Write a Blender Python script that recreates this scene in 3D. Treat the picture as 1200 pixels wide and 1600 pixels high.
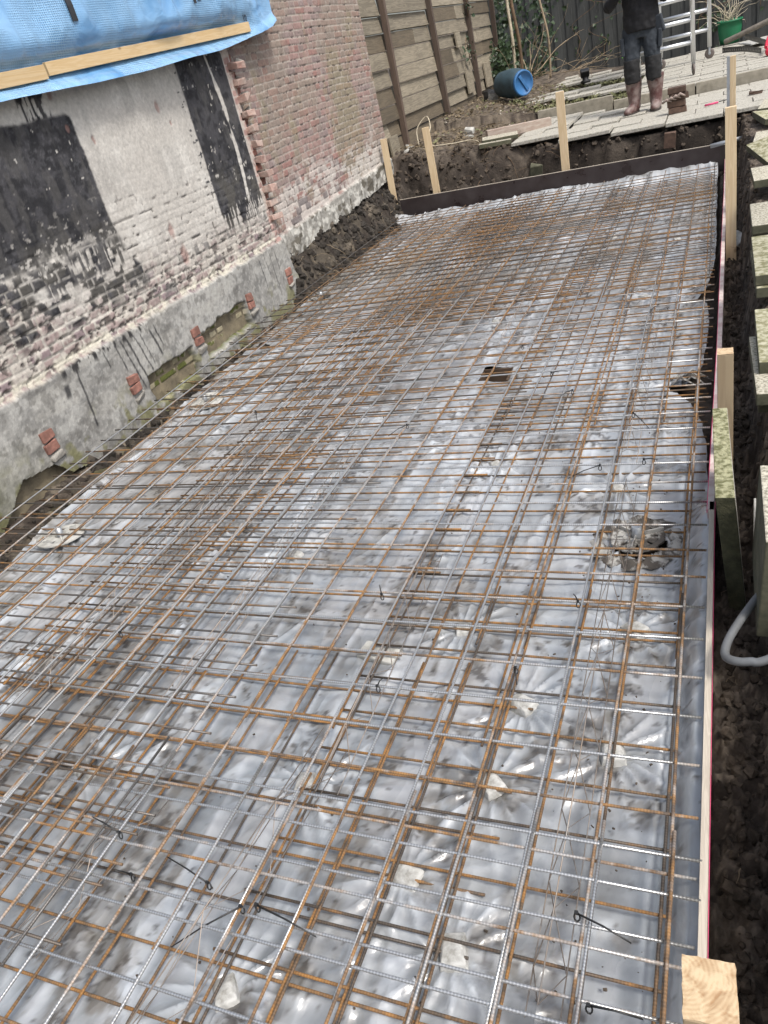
import bpy, math, random
import numpy as np
from mathutils import Vector, Matrix, Euler
random.seed(7)
for o in list(bpy.data.objects): bpy.data.objects.remove(o)
S = bpy.context.scene
COL = S.collection
R = math.radians
# ------------------------------------------------------------------ camera
H = 1.6
CX = Vector((0.9123282, -0.0014522, -0.4094571)); 
M3 = [[0.9123282171758095, 0.3434656920014576, -0.2229092697999993],
      [-0.001452216976504661, -0.5416809566870902, -0.8405829121677485],
      [-0.4094570981319804, 0.7672112222722759, -0.4936920347836484]]   # rows: camera right, down, forward in world axes
cam = bpy.data.cameras.new('camera'); camo = bpy.data.objects.new('camera', cam); COL.objects.link(camo)
rt, dn, fw = [Vector(r) for r in M3]
m = Matrix((( rt.x, -dn.x, -fw.x, 0), (rt.y, -dn.y, -fw.y, 0), (rt.z, -dn.z, -fw.z, H), (0, 0, 0, 1)))
camo.matrix_world = m
cam.sensor_fit = 'VERTICAL'; cam.sensor_height = 36; cam.lens = 1184.78/1600*36
cam.clip_start = 0.05; cam.clip_end = 500
S.camera = camo
S.render.resolution_x = 768; S.render.resolution_y = 1024
# ------------------------------------------------------------------ light
w = bpy.data.worlds.new("World"); S.world = w; w.use_nodes = True
nt = w.node_tree
sky = nt.nodes.new('ShaderNodeTexSky'); sky.sky_type = 'NISHITA'; sky.sun_disc = False
SUN_EL, SUN_ROT = R(58), R(118)
sky.sun_elevation = SUN_EL; sky.sun_rotation = SUN_ROT
sky.air_density = 1.0; sky.dust_density = 4.0; sky.ozone_density = 0.6
bg = nt.nodes['Background']; bg.inputs[1].default_value = 0.125
hsv = nt.nodes.new('ShaderNodeHueSaturation'); hsv.inputs['Saturation'].default_value = .55      # thin cloud greys the blue
nt.links.new(sky.outputs[0], hsv.inputs['Color']); nt.links.new(hsv.outputs[0], bg.inputs[0])
sl = bpy.data.lights.new('sun', 'SUN'); sl.energy = 1.5; sl.angle = R(11); sl.color = (1, .96, .9)
so = bpy.data.objects.new('sun', sl); COL.objects.link(so)
sd = Vector((math.sin(SUN_ROT)*math.cos(SUN_EL), math.cos(SUN_ROT)*math.cos(SUN_EL), math.sin(SUN_EL)))
so.rotation_euler = sd.to_track_quat('Z', 'Y').to_euler(); so.location = sd*30
S.view_settings.view_transform = 'Standard'; S.view_settings.look = 'None'
S.view_settings.gamma = 1; S.view_settings.use_curve_mapping = False
S.view_settings.exposure = 0.82
# ------------------------------------------------------------------ numpy noise
def _h(ix, iy, seed):
    with np.errstate(over='ignore'):
        a = ix.astype(np.int64).astype(np.uint64)*np.uint64(374761393) + iy.astype(np.int64).astype(np.uint64)*np.uint64(668265263) + np.uint64(seed*974711+1013)
        a ^= (a >> np.uint64(13)); a *= np.uint64(1274126177); a ^= (a >> np.uint64(16)); a *= np.uint64(2246822519); a ^= (a >> np.uint64(15))
    return (a & np.uint64(0xffffff)).astype(np.float64)/0xffffff
def vn(x, y, seed=0):
    x = np.asarray(x, float); y = np.asarray(y, float); x, y = np.broadcast_arrays(x, y)
    ix = np.floor(x); iy = np.floor(y); fx = x-ix; fy = y-iy
    fx = fx*fx*fx*(fx*(fx*6-15)+10); fy = fy*fy*fy*(fy*(fy*6-15)+10)
    a = _h(ix, iy, seed); b = _h(ix+1, iy, seed); c = _h(ix, iy+1, seed); d = _h(ix+1, iy+1, seed)
    return (a*(1-fx)+b*fx)*(1-fy)+(c*(1-fx)+d*fx)*fy
def fbm(x, y, seed=0, o=4, g=.5):
    s = 0; a = 1; t = 0
    for i in range(o):
        s = s+a*vn(x*2**i+17.3*i, y*2**i-9.1*i, seed+i*7); t += a; a *= g
    return s/t
def ridge(x, y, seed=0, o=3):
    s = 0; a = 1; t = 0
    for i in range(o):
        s = s+a*(1-np.abs(2*vn(x*2**i+5.3*i, y*2**i+3.1*i, seed+i*5)-1)); t += a; a *= .5
    return s/t
def sst(a, b, x):
    t = np.clip((x-a)/(b-a), 0, 1); return t*t*(3-2*t)
def mixc(c, d, m): return c*(1-m[..., None])+np.asarray(d)*m[..., None]
# ------------------------------------------------------------------ ground height
def gz(x, y):
    """surface of the untouched ground behind the pit"""
    return .35+.12*(y > 12.28)+.012*max(0, y-12.28)+.08*max(0, -x-1.0)
def edge_y(x):
    """front edge of the ground behind the pit"""
    return float(np.interp(x, [-4.6, -3.9, -2.9, -2.4, -1.67, -.26, .3, 3], [10.0, 10.15, 10.25, 10.2, 10.03, 9.93, 9.9, 9.9]))
def ground_z(X, Y):
    pit = -.17+.02*(fbm(X*3, Y*3, 3)-.5)
    rough = (fbm(X*5, Y*5, 11, 5)-.5)
    fine = (fbm(X*22, Y*22, 12, 4)-.5)
    # ground beyond the pit
    far = .33+.12*(Y > 12.33)+.012*np.maximum(0, Y-12.28)+.08*np.maximum(0, -X-1.0)
    soilL = sst(-2.3, -2.8, X)
    far = far-.06*(1-soilL)+soilL*(.01+.10*rough+.05*fine)
    ey = np.interp(X, [-4.6, -3.9, -2.9, -2.4, -1.67, -.26, .3, 3], [10.0, 10.15, 10.25, 10.2, 10.03, 9.93, 9.9, 9.9])
    lower = pit-.05
    slopew = .12+.55*soilL
    t = sst(-slopew, .05, Y-ey+.22*rough)
    Z = lower*(1-t)+far*t
    bank = t*(1-t)*4
    Z = Z+bank*(.10*rough+.07*fine)
    # strip in front of the far bank, behind the shutter board
    # left trench along the wall
    L = sst(-3.38, -3.5, X)*(Y < 6.6)
    Z = Z+L*(.045+.07*rough+.06*fine)*(Y < 9.6)
    # left bank under the brick wall
    wl = sst(-3.60, -3.93, X+.14*rough+.07*(fbm(X*9, Y*9, 45, 3)-.5))*sst(6.3, 6.75, Y)*(Y < ey)
    lump = ridge(X*7, Y*7, 46, 4)-.6; Z = Z*(1-wl)+(.36+.05*rough)*wl+(wl*(1-wl)*4)**.6*(.14*rough+.12*fine+.10*lump)
    # right trench + ground right of it
    rgt = np.interp(Y, [0, 2, 5, 9, 12], [.18, .2, .24, .3, .33])
    tr = sst(-.06, -.02, X)*(Y < ey+.1)
    fineR = fbm(X*34, Y*34, 31, 5)-.5
    tz = -.17+.07*(fbm(X*6+4, Y*2.6, 9, 3)-.4)+.10*(ridge(X*14, Y*14, 8, 4)-.6)+.09*fineR+.03*(fbm(X*90, Y*90, 32, 2)-.5)
    s = sst(.085, .20, X+.05*rough+.04*fineR)
    tz = tz*(1-s)+(rgt+.03*rough+.03*fineR)*s
    k = tr*sst(ey+.05, ey-.10, Y) if not np.isscalar(Y) else tr
    Z = np.where(tr > 0, Z*(1-k)+tz*k, Z)
    return Z
# ------------------------------------------------------------------ mesh builder
class MB:
    def __init__(s): s.v = []; s.f = []; s.sm = []; s.mi = []
    def add(s, vs, fs, smooth=False, mi=0):
        n = len(s.v); s.v += [tuple(v) for v in vs]; s.f += [tuple(i+n for i in f) for f in fs]
        s.sm += [smooth]*len(fs); s.mi += [mi]*len(fs); return s
    def box(s, c, d, rot=None, mi=0, jit=0):
        hx, hy, hz = d[0]/2, d[1]/2, d[2]/2
        vs = [Vector((x*hx, y*hy, z*hz)) for x in (-1, 1) for y in (-1, 1) for z in (-1, 1)]
        if jit: vs = [v+Vector((random.uniform(-jit, jit) for _ in range(3))) for v in vs]
        if rot is not None:
            mm = rot if isinstance(rot, Matrix) else Euler(rot).to_matrix()
            vs = [mm @ v for v in vs]
        c = Vector(c)
        return s.add([v+c for v in vs], [(0, 1, 3, 2), (4, 6, 7, 5), (0, 4, 5, 1), (2, 3, 7, 6), (0, 2, 6, 4), (1, 5, 7, 3)], mi=mi)
    def beam(s, a, b, wd, ht, up=(0, 0, 1), mi=0):
        a = Vector(a); b = Vector(b); d = b-a; y = d.normalized(); x = y.cross(Vector(up)).normalized(); z = x.cross(y)
        return s.box((a+b)/2, (wd, d.length, ht), Matrix((x, y, z)).transposed(), mi=mi)
    def tube(s, pts, r, n=8, caps=True, sm=True, mi=0, sq=1.0):
        pts = [Vector(p) for p in pts]; k = len(pts)
        rr = r if isinstance(r, (list, tuple)) else [r]*k
        vs = []; prev = None
        for i, p in enumerate(pts):
            d = (pts[min(i+1, k-1)]-pts[max(i-1, 0)]).normalized()
            if prev is None:
                u = d.cross(Vector((0, 0, 1)) if abs(d.z) < .9 else Vector((1, 0, 0))).normalized()
            else: u = (prev-d*prev.dot(d)).normalized()
            prev = u; v = d.cross(u)
            for j in range(n):
                a = 2*math.pi*j/n; vs.append(p+(u*math.cos(a)+v*math.sin(a)*sq)*rr[i])
        fs = [(i*n+j, i*n+(j+1) % n, (i+1)*n+(j+1) % n, (i+1)*n+j) for i in range(k-1) for j in range(n)]
        s.add(vs, fs, sm, mi)
        if caps:
            b = len(s.v)-len(vs)
            s.f.append(tuple(b+j for j in reversed(range(n)))); s.f.append(tuple(b+(k-1)*n+j for j in range(n))); s.sm += [False]*2; s.mi += [mi]*2
        return s
    def lathe(s, prof, c=(0, 0, 0), rot=None, n=24, mi=0):
        """prof: list of (radius, height) along local z"""
        vs = []
        for r_, h_ in prof:
            for j in range(n):
                a = 2*math.pi*j/n; vs.append(Vector((r_*math.cos(a), r_*math.sin(a), h_)))
        if rot is not None:
            mm = rot if isinstance(rot, Matrix) else Euler(rot).to_matrix(); vs = [mm @ v for v in vs]
        c = Vector(c); k = len(prof)
        return s.add([v+c for v in vs], [(i*n+j, i*n+(j+1) % n, (i+1)*n+(j+1) % n, (i+1)*n+j) for i in range(k-1) for j in range(n)], True, mi)
    def loft(s, rings, n=14, mi=0):
        """rings: (center, rx, ry, yaw)"""
        vs = []
        for c, rx, ry, yw in rings:
            for j in range(n):
                a = 2*math.pi*j/n; x = rx*math.cos(a); y = ry*math.sin(a)
                vs.append(Vector(c)+Vector((x*math.cos(yw)-y*math.sin(yw), x*math.sin(yw)+y*math.cos(yw), 0)))
        k = len(rings); b = len(s.v)
        s.add(vs, [(i*n+j, i*n+(j+1) % n, (i+1)*n+(j+1) % n, (i+1)*n+j) for i in range(k-1) for j in range(n)], True, mi)
        s.f.append(tuple(b+j for j in reversed(range(n)))); s.f.append(tuple(b+(k-1)*n+j for j in range(n))); s.sm += [True]*2; s.mi += [mi]*2
        return s
    def build(s, name, mat, parent=None, bevel=0, attrs=None):
        base = Vector((0, 0, 0))
        if parent is not None: base = WL[parent.name]
        else:
            P = np.array([tuple(v) for v in s.v]); base = Vector((P[:, 0].mean(), P[:, 1].mean(), P[:, 2].min()))
        me = bpy.data.meshes.new(name)
        me.from_pydata([(v[0]-base.x, v[1]-base.y, v[2]-base.z) for v in s.v], [], s.f)
        for mt in (mat if isinstance(mat, (list, tuple)) else [mat]): me.materials.append(mt)
        me.polygons.foreach_set('use_smooth', s.sm); me.polygons.foreach_set('material_index', s.mi)
        if attrs:
            for k, a in attrs.items():
                at = me.attributes.new(k, 'FLOAT', 'POINT'); at.data.foreach_set('value', np.asarray(a, np.float32))
        o = bpy.data.objects.new(name, me); COL.objects.link(o)
        if parent is not None: o.parent = parent; WL[o.name] = base
        else: o.location = base; WL[o.name] = base.copy()
        if bevel:
            b = o.modifiers.new('bevel', 'BEVEL'); b.width = bevel; b.segments = 2; b.limit_method = 'ANGLE'; b.angle_limit = R(40)
        return o
WL = {}
def empty(name, loc):
    o = bpy.data.objects.new(name, None); o.empty_display_size = .1; COL.objects.link(o); o.location = loc; WL[o.name] = Vector(loc); return o
def tag(o, label=None, cat=None, group=None, kind=None):
    if label: o['label'] = label
    if cat: o['category'] = cat
    if group: o['group'] = group
    if kind: o['kind'] = kind
    return o
def copy_tree(o, parent=None):
    c = o.copy(); COL.objects.link(c)
    if parent is not None: c.parent = parent
    for ch in list(o.children): copy_tree(ch, c)
    WL[c.name] = WL[o.name].copy()
    return c
def grid(name, P, mat, keep=None, col=None, parent=None, smooth=True, loc=None):
    """P (ny,nx,3) points; keep (ny-1,nx-1) mask; col (ny,nx,3)"""
    ny, nx = P.shape[:2]; base = np.array(loc if loc is not None else (0, 0, 0), float)
    idx = np.arange(ny*nx).reshape(ny, nx)
    q = np.stack([idx[:-1, :-1], idx[:-1, 1:], idx[1:, 1:], idx[1:, :-1]], -1)
    q = q[keep] if keep is not None else q.reshape(-1, 4)
    me = bpy.data.meshes.new(name)
    me.vertices.add(ny*nx); me.vertices.foreach_set('co', (P-base).reshape(-1).astype(np.float32))
    me.loops.add(q.size); me.loops.foreach_set('vertex_index', q.reshape(-1).astype(np.int32))
    me.polygons.add(len(q)); me.polygons.foreach_set('loop_start', (np.arange(len(q))*4).astype(np.int32))
    me.update(calc_edges=True)
    me.polygons.foreach_set('use_smooth', [smooth]*len(q))
    if col is not None:
        c4 = np.ones((ny*nx, 4), np.float32); c4[:, :3] = np.clip(col, 0, 1).reshape(-1, 3)
        at = me.color_attributes.new('Col', 'FLOAT_COLOR', 'POINT'); at.data.foreach_set('color', c4.reshape(-1))
    me.materials.append(mat)
    o = bpy.data.objects.new(name, me); COL.objects.link(o); o.location = tuple(base)
    if parent is not None: o.parent = parent; o.location = tuple(base-np.array(WL[parent.name]))
    WL[o.name] = Vector(base)
    return o
# ------------------------------------------------------------------ materials
def mat(name, col=(.5, .5, .5), rough=.7, metal=0, spec=.5, var=.15, vscale=8, col2=None, bump=0, bscale=60, attr=None, stretch=None, detail=6, objrand=0, coat=0, sheen=0, thr=None, rvar=0):
    m_ = bpy.data.materials.new(name); m_.use_nodes = True; t = m_.node_tree; N = t.nodes; Lk = t.links
    b = N['Principled BSDF']; b.inputs['Roughness'].default_value = rough; b.inputs['Metallic'].default_value = metal
    b.inputs['Specular IOR Level'].default_value = spec; b.inputs['Coat Weight'].default_value = coat
    tc = N.new('ShaderNodeTexCoord'); mp = N.new('ShaderNodeMapping'); Lk.new(tc.outputs['Object'], mp.inputs[0])
    if stretch: mp.inputs['Scale'].default_value = stretch
    n1 = N.new('ShaderNodeTexNoise'); n1.inputs['Scale'].default_value = vscale; n1.inputs['Detail'].default_value = detail; n1.inputs['Roughness'].default_value = .62
    Lk.new(mp.outputs[0], n1.inputs['Vector'])
    fac = n1.outputs['Fac']
    if objrand:
        oi = N.new('ShaderNodeObjectInfo'); vm = N.new('ShaderNodeVectorMath'); vm.operation = 'SCALE'; vm.inputs[3].default_value = 37
        cx = N.new('ShaderNodeCombineXYZ'); Lk.new(oi.outputs['Random'], cx.inputs[0]); Lk.new(oi.outputs['Random'], cx.inputs[1]); Lk.new(cx.outputs[0], vm.inputs[0])
        ad = N.new('ShaderNodeVectorMath'); Lk.new(mp.outputs[0], ad.inputs[0]); Lk.new(vm.outputs[0], ad.inputs[1]); Lk.new(ad.outputs[0], n1.inputs['Vector'])
    mr = N.new('ShaderNodeMapRange'); lo, hi = thr if thr else (.3, .7); mr.inputs[1].default_value = lo; mr.inputs[2].default_value = hi; Lk.new(fac, mr.inputs[0])
    if attr:
        at = N.new('ShaderNodeAttribute'); at.attribute_name = attr
        mx = N.new('ShaderNodeMix'); mx.data_type = 'RGBA'; mx.blend_type = 'MULTIPLY'; mx.inputs[0].default_value = 1
        cr = N.new('ShaderNodeMapRange'); cr.inputs[1].default_value = .25; cr.inputs[2].default_value = .75; cr.inputs[3].default_value = 1-var; cr.inputs[4].default_value = 1+var; Lk.new(fac, cr.inputs[0])
        Lk.new(at.outputs['Color'], mx.inputs[6]); Lk.new(cr.outputs[0], mx.inputs[7]); out = mx.outputs[2]
    else:
        mx = N.new('ShaderNodeMix'); mx.data_type = 'RGBA'
        c1 = [c*(1-var) for c in col] if col2 is None else col; c2 = [min(1, c*(1+var)) for c in col] if col2 is None else col2
        mx.inputs[6].default_value = (*c1, 1); mx.inputs[7].default_value = (*c2, 1); Lk.new(mr.outputs[0], mx.inputs[0]); out = mx.outputs[2]
        if objrand:
            hs = N.new('ShaderNodeHueSaturation'); m3 = N.new('ShaderNodeMapRange'); m3.inputs[3].default_value = 1-objrand; m3.inputs[4].default_value = 1+objrand
            Lk.new(oi.outputs['Random'], m3.inputs[0]); Lk.new(m3.outputs[0], hs.inputs['Value']); Lk.new(out, hs.inputs['Color']); out = hs.outputs[0]
    Lk.new(out, b.inputs['Base Color'])
    if rvar:
        m4 = N.new('ShaderNodeMapRange'); m4.inputs[1].default_value = .3; m4.inputs[2].default_value = .7; m4.inputs[3].default_value = max(0, rough-rvar); m4.inputs[4].default_value = min(1, rough+rvar)
        Lk.new(fac, m4.inputs[0]); Lk.new(m4.outputs[0], b.inputs['Roughness'])
    if bump:
        n2 = N.new('ShaderNodeTexNoise'); n2.inputs['Scale'].default_value = bscale; n2.inputs['Detail'].default_value = 8; n2.inputs['Roughness'].default_value = .65; Lk.new(mp.outputs[0], n2.inputs['Vector'])
        bp = N.new('ShaderNodeBump'); bp.inputs['Strength'].default_value = 1; bp.inputs['Distance'].default_value = bump; Lk.new(n2.outputs['Fac'], bp.inputs['Height']); Lk.new(bp.outputs[0], b.inputs['Normal'])
    return m_
def rebar_mat(name, steel, rust, amt, rough, metal):
    m_ = bpy.data.materials.new(name); m_.use_nodes = True; t = m_.node_tree; N = t.nodes; Lk = t.links; b = N['Principled BSDF']
    at = N.new('ShaderNodeAttribute'); at.attribute_name = 'along'
    oi = N.new('ShaderNodeObjectInfo')
    ng = N.new('ShaderNodeNewGeometry')
    n1 = N.new('ShaderNodeTexNoise'); n1.inputs['Scale'].default_value = 5; n1.inputs['Detail'].default_value = 7; n1.inputs['Roughness'].default_value = .7; Lk.new(ng.outputs['Position'], n1.inputs['Vector'])
    # weld rust at the crossings + random patches + per bar amount
    s1 = N.new('ShaderNodeMath'); s1.operation = 'MULTIPLY_ADD'; s1.inputs[1].default_value = .32; s1.inputs[2].default_value = amt-.16; Lk.new(oi.outputs['Random'], s1.inputs[0])
    s2 = N.new('ShaderNodeMath'); s2.operation = 'ADD'; Lk.new(n1.outputs['Fac'], s2.inputs[0]); Lk.new(s1.outputs[0], s2.inputs[1])
    mr = N.new('ShaderNodeMapRange'); mr.inputs[1].default_value = .92; mr.inputs[2].default_value = 1.08; Lk.new(s2.outputs[0], mr.inputs[0])
    # rust colour itself varies
    n3 = N.new('ShaderNodeTexNoise'); n3.inputs['Scale'].default_value = 30; n3.inputs['Detail'].default_value = 4; Lk.new(ng.outputs['Position'], n3.inputs['Vector'])
    rc = N.new('ShaderNodeMix'); rc.data_type = 'RGBA'; rc.inputs[6].default_value = (rust[0]*.48, rust[1]*.6, rust[2]*.9, 1); rc.inputs[7].default_value = (rust[0]*1.35, rust[1]*1.2, rust[2]*.85, 1)
    r3 = N.new('ShaderNodeMapRange'); r3.inputs[1].default_value = .35; r3.inputs[2].default_value = .65; Lk.new(n3.outputs['Fac'], r3.inputs[0]); Lk.new(r3.outputs[0], rc.inputs[0])
    mx = N.new('ShaderNodeMix'); mx.data_type = 'RGBA'; mx.inputs[6].default_value = (*steel, 1); Lk.new(rc.outputs[2], mx.inputs[7]); Lk.new(mr.outputs[0], mx.inputs[0])
    # ribs rolled into the bar
    wv = N.new('ShaderNodeMath'); wv.operation = 'MULTIPLY'; wv.inputs[1].default_value = 2*math.pi/.0075; Lk.new(at.outputs['Fac'], wv.inputs[0])
    sn = N.new('ShaderNodeMath'); sn.operation = 'SINE'; Lk.new(wv.outputs[0], sn.inputs[0])
    r4 = N.new('ShaderNodeMapRange'); r4.inputs[1].default_value = -.2; r4.inputs[2].default_value = .7; r4.inputs[3].default_value = .80; r4.inputs[4].default_value = 1.04; Lk.new(sn.outputs[0], r4.inputs[0])
    rb = N.new('ShaderNodeMix'); rb.data_type = 'RGBA'; rb.blend_type = 'MULTIPLY'; rb.inputs[0].default_value = 1; Lk.new(mx.outputs[2], rb.inputs[6]); Lk.new(r4.outputs[0], rb.inputs[7])
    Lk.new(rb.outputs[2], b.inputs['Base Color'])
    m5 = N.new('ShaderNodeMapRange'); m5.inputs[3].default_value = metal; m5.inputs[4].default_value = 0; Lk.new(mr.outputs[0], m5.inputs[0]); Lk.new(m5.outputs[0], b.inputs['Metallic'])
    m6 = N.new('ShaderNodeMapRange'); m6.inputs[3].default_value = rough; m6.inputs[4].default_value = .8; Lk.new(mr.outputs[0], m6.inputs[0]); Lk.new(m6.outputs[0], b.inputs['Roughness'])
    bp = N.new('ShaderNodeBump'); bp.inputs['Distance'].default_value = .0001; Lk.new(sn.outputs[0], bp.inputs['Height']); Lk.new(bp.outputs[0], b.inputs['Normal'])
    return m_
def wood_mat(name, c1, c2, axis=2, scale=9, rough=.75, knots=True, bump=.0006):
    m_ = bpy.data.materials.new(name); m_.use_nodes = True; t = m_.node_tree; N = t.nodes; Lk = t.links; b = N['Principled BSDF']; b.inputs['Roughness'].default_value = rough
    tc = N.new('ShaderNodeTexCoord'); mp = N.new('ShaderNodeMapping'); Lk.new(tc.outputs['Object'], mp.inputs[0])
    sc = [scale*3.5]*3; sc[axis] = scale*.22; mp.inputs['Scale'].default_value = sc
    oi = N.new('ShaderNodeObjectInfo'); cx = N.new('ShaderNodeCombineXYZ'); Lk.new(oi.outputs['Random'], cx.inputs[0]); sc2 = N.new('ShaderNodeVectorMath'); sc2.operation = 'SCALE'; sc2.inputs[3].default_value = 50
    Lk.new(cx.outputs[0], sc2.inputs[0]); ad = N.new('ShaderNodeVectorMath'); Lk.new(mp.outputs[0], ad.inputs[0]); Lk.new(sc2.outputs[0], ad.inputs[1])
    n = N.new('ShaderNodeTexNoise'); n.inputs['Scale'].default_value = 1; n.inputs['Detail'].default_value = 5; n.inputs['Distortion'].default_value = .8; Lk.new(ad.outputs[0], n.inputs['Vector'])
    wv = N.new('ShaderNodeMath'); wv.operation = 'MULTIPLY'; wv.inputs[1].default_value = 34; Lk.new(n.outputs['Fac'], wv.inputs[0]); sn = N.new('ShaderNodeMath'); sn.operation = 'SINE'; Lk.new(wv.outputs[0], sn.inputs[0])
    mr = N.new('ShaderNodeMapRange'); mr.inputs[1].default_value = -1; mr.inputs[2].default_value = 1; Lk.new(sn.outputs[0], mr.inputs[0])
    n2 = N.new('ShaderNodeTexNoise'); n2.inputs['Scale'].default_value = 4; n2.inputs['Detail'].default_value = 6; Lk.new(tc.outputs['Object'], n2.inputs['Vector'])
    m2 = N.new('ShaderNodeMix'); m2.data_type = 'FLOAT'; m2.inputs[0].default_value = .55; Lk.new(mr.outputs[0], m2.inputs[2]); Lk.new(n2.outputs['Fac'], m2.inputs[3])
    mx = N.new('ShaderNodeMix'); mx.data_type = 'RGBA'; mx.inputs[6].default_value = (*c2, 1); mx.inputs[7].default_value = (*c1, 1); Lk.new(m2.outputs[0], mx.inputs[0]); out = mx.outputs[2]
    if knots:
        vo = N.new('ShaderNodeTexVoronoi'); vm = N.new('ShaderNodeMapping'); s3 = [9]*3; s3[axis] = 4.5; vm.inputs['Scale'].default_value = s3; Lk.new(tc.outputs['Object'], vm.inputs[0]); Lk.new(vm.outputs[0], vo.inputs['Vector']); vo.inputs['Scale'].default_value = 1
        k = N.new('ShaderNodeMapRange'); k.inputs[1].default_value = .04; k.inputs[2].default_value = .12; k.inputs[3].default_value = .75; k.inputs[4].default_value = 0; Lk.new(vo.outputs['Distance'], k.inputs[0])
        mk = N.new('ShaderNodeMix'); mk.data_type = 'RGBA'; Lk.new(k.outputs[0], mk.inputs[0]); Lk.new(out, mk.inputs[6]); mk.inputs[7].default_value = (c2[0]*.4, c2[1]*.33, c2[2]*.3, 1); out = mk.outputs[2]
    hs = N.new('ShaderNodeHueSaturation'); m3 = N.new('ShaderNodeMapRange'); m3.inputs[3].default_value = .78; m3.inputs[4].default_value = 1.15; Lk.new(oi.outputs['Random'], m3.inputs[0]); Lk.new(m3.outputs[0], hs.inputs['Value']); Lk.new(out, hs.inputs['Color'])
    Lk.new(hs.outputs[0], b.inputs['Base Color'])
    bp = N.new('ShaderNodeBump'); bp.inputs['Distance'].default_value = bump; Lk.new(m2.outputs[0], bp.inputs['Height']); Lk.new(bp.outputs[0], b.inputs['Normal'])
    return m_
def endgrain():
    m_ = bpy.data.materials.new('pine_end_grain'); m_.use_nodes = True; t = m_.node_tree; N = t.nodes; Lk = t.links; b = N['Principled BSDF']; b.inputs['Roughness'].default_value = .8
    tc = N.new('ShaderNodeTexCoord'); mp = N.new('ShaderNodeMapping'); mp.inputs['Location'].default_value = (.035, -.02, 0); mp.inputs['Scale'].default_value = (1, 1, .02); Lk.new(tc.outputs['Object'], mp.inputs[0])
    wv = N.new('ShaderNodeTexWave'); wv.wave_type = 'RINGS'; wv.rings_direction = 'Z'; wv.inputs['Scale'].default_value = 55; wv.inputs['Distortion'].default_value = 2.2; wv.inputs['Detail'].default_value = 3; wv.inputs['Detail Scale'].default_value = 1.2; Lk.new(mp.outputs[0], wv.inputs[0])
    n = N.new('ShaderNodeTexNoise'); n.inputs['Scale'].default_value = 45; n.inputs['Detail'].default_value = 8; n.inputs['Distortion'].default_value = 1.5; Lk.new(tc.outputs['Object'], n.inputs['Vector'])
    mm = N.new('ShaderNodeMix'); mm.data_type = 'FLOAT'; mm.inputs[0].default_value = .90; Lk.new(wv.outputs['Fac'], mm.inputs[2]); Lk.new(n.outputs['Fac'], mm.inputs[3])
    cr = N.new('ShaderNodeValToRGB'); cr.color_ramp.elements[0].position = .25; cr.color_ramp.elements[0].color = (.33, .20, .10, 1); cr.color_ramp.elements[1].position = .62; cr.color_ramp.elements[1].color = (.56, .43, .27, 1); Lk.new(mm.outputs[0], cr.inputs[0]); Lk.new(cr.outputs[0], b.inputs['Base Color'])
    bp = N.new('ShaderNodeBump'); bp.inputs['Distance'].default_value = .002; Lk.new(n.outputs['Fac'], bp.inputs['Height']); Lk.new(bp.outputs[0], b.inputs['Normal']); return m_
M = {}
M['soil'] = mat('soil', attr='Col', rough=.95, var=.35, vscale=14, bump=.012, bscale=38, spec=.25)
M['clod'] = mat('clod', (.075, .060, .047), .95, var=.6, vscale=25, bump=.006, bscale=70, spec=.25)
M['wallm'] = mat('painted_masonry', attr='Col', rough=.85, var=.22, vscale=34, detail=9, bump=.005, bscale=45, spec=.3)
M['brickm'] = mat('brick_masonry', attr='Col', rough=.9, var=.26, vscale=38, detail=9, bump=.004, bscale=60, spec=.25)
M['brick'] = mat('red_brick', (.27, .13, .10), .92, var=.4, vscale=20, bump=.004, bscale=60, objrand=.25)
M['brickp'] = mat('pale_pink_brick', (.30, .17, .14), .92, col2=(.44, .36, .31), vscale=9, bump=.006, bscale=40, objrand=.2)
M['clinker'] = mat('brown_clinker', (.085, .052, .037), .85, var=.4, vscale=20, bump=.003, bscale=80, objrand=.25)
M['film'] = None
M['rebt'] = rebar_mat('rebar_steel', (.62, .62, .61), (.24, .145, .075), .47, .34, .85)
M['rebm'] = rebar_mat('rebar_steel_dull', (.15, .14, .13), (.22, .135, .07), .47, .42, .6)
M['rebb'] = rebar_mat('rebar_rusty', (.115, .095, .078), (.25, .14, .06), .58, .5, .45)
M['wire'] = mat('wire', (.30, .29, .28), .45, metal=.6, col2=(.26, .20, .15), vscale=9)
M['pine'] = wood_mat('pine', (.66, .53, .35), (.52, .38, .22), axis=2)
M['piney'] = wood_mat('pine_batten', (.68, .52, .31), (.56, .38, .18), axis=1)
M['pinecut'] = endgrain()
M['ply'] = wood_mat('plywood_edge', (.60, .54, .45), (.42, .36, .29), axis=1, scale=22, knots=False)
M['filmply'] = mat('film_faced_board', (.030, .022, .022), .35, col2=(.055, .045, .045), vscale=6, spec=.5, rvar=.12, bump=.0004)
M['pinkp'] = mat('pink_dirty_board', (.50, .36, .34), .7, col2=(.62, .54, .50), vscale=12, thr=(.4, .55), bump=.001)
M['mag'] = mat('magenta_edge', (.62, .06, .16), .5, var=.15)
M['grimy'] = mat('grimy_board', (.10, .075, .06), .8, col2=(.30, .24, .20), vscale=14)
M['wplank'] = wood_mat('weathered_plank', (.31, .27, .20), (.13, .11, .08), axis=1, scale=7, knots=False, bump=.002)
M['wplankd'] = wood_mat('weathered_plank_dark', (.17, .135, .09), (.08, .065, .045), axis=1, scale=7, knots=False, bump=.002)
M['postw'] = wood_mat('dark_wood_post', (.13, .09, .065), (.07, .05, .04), axis=2, scale=7, knots=False, bump=.002)
M['fenced'] = wood_mat('grey_fence_board', (.075, .078, .075), (.042, .045, .043), axis=2, scale=7, knots=False, bump=.001)
M['alu'] = mat('aluminium', (.70, .72, .74), .32, metal=.85, var=.06)
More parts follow.
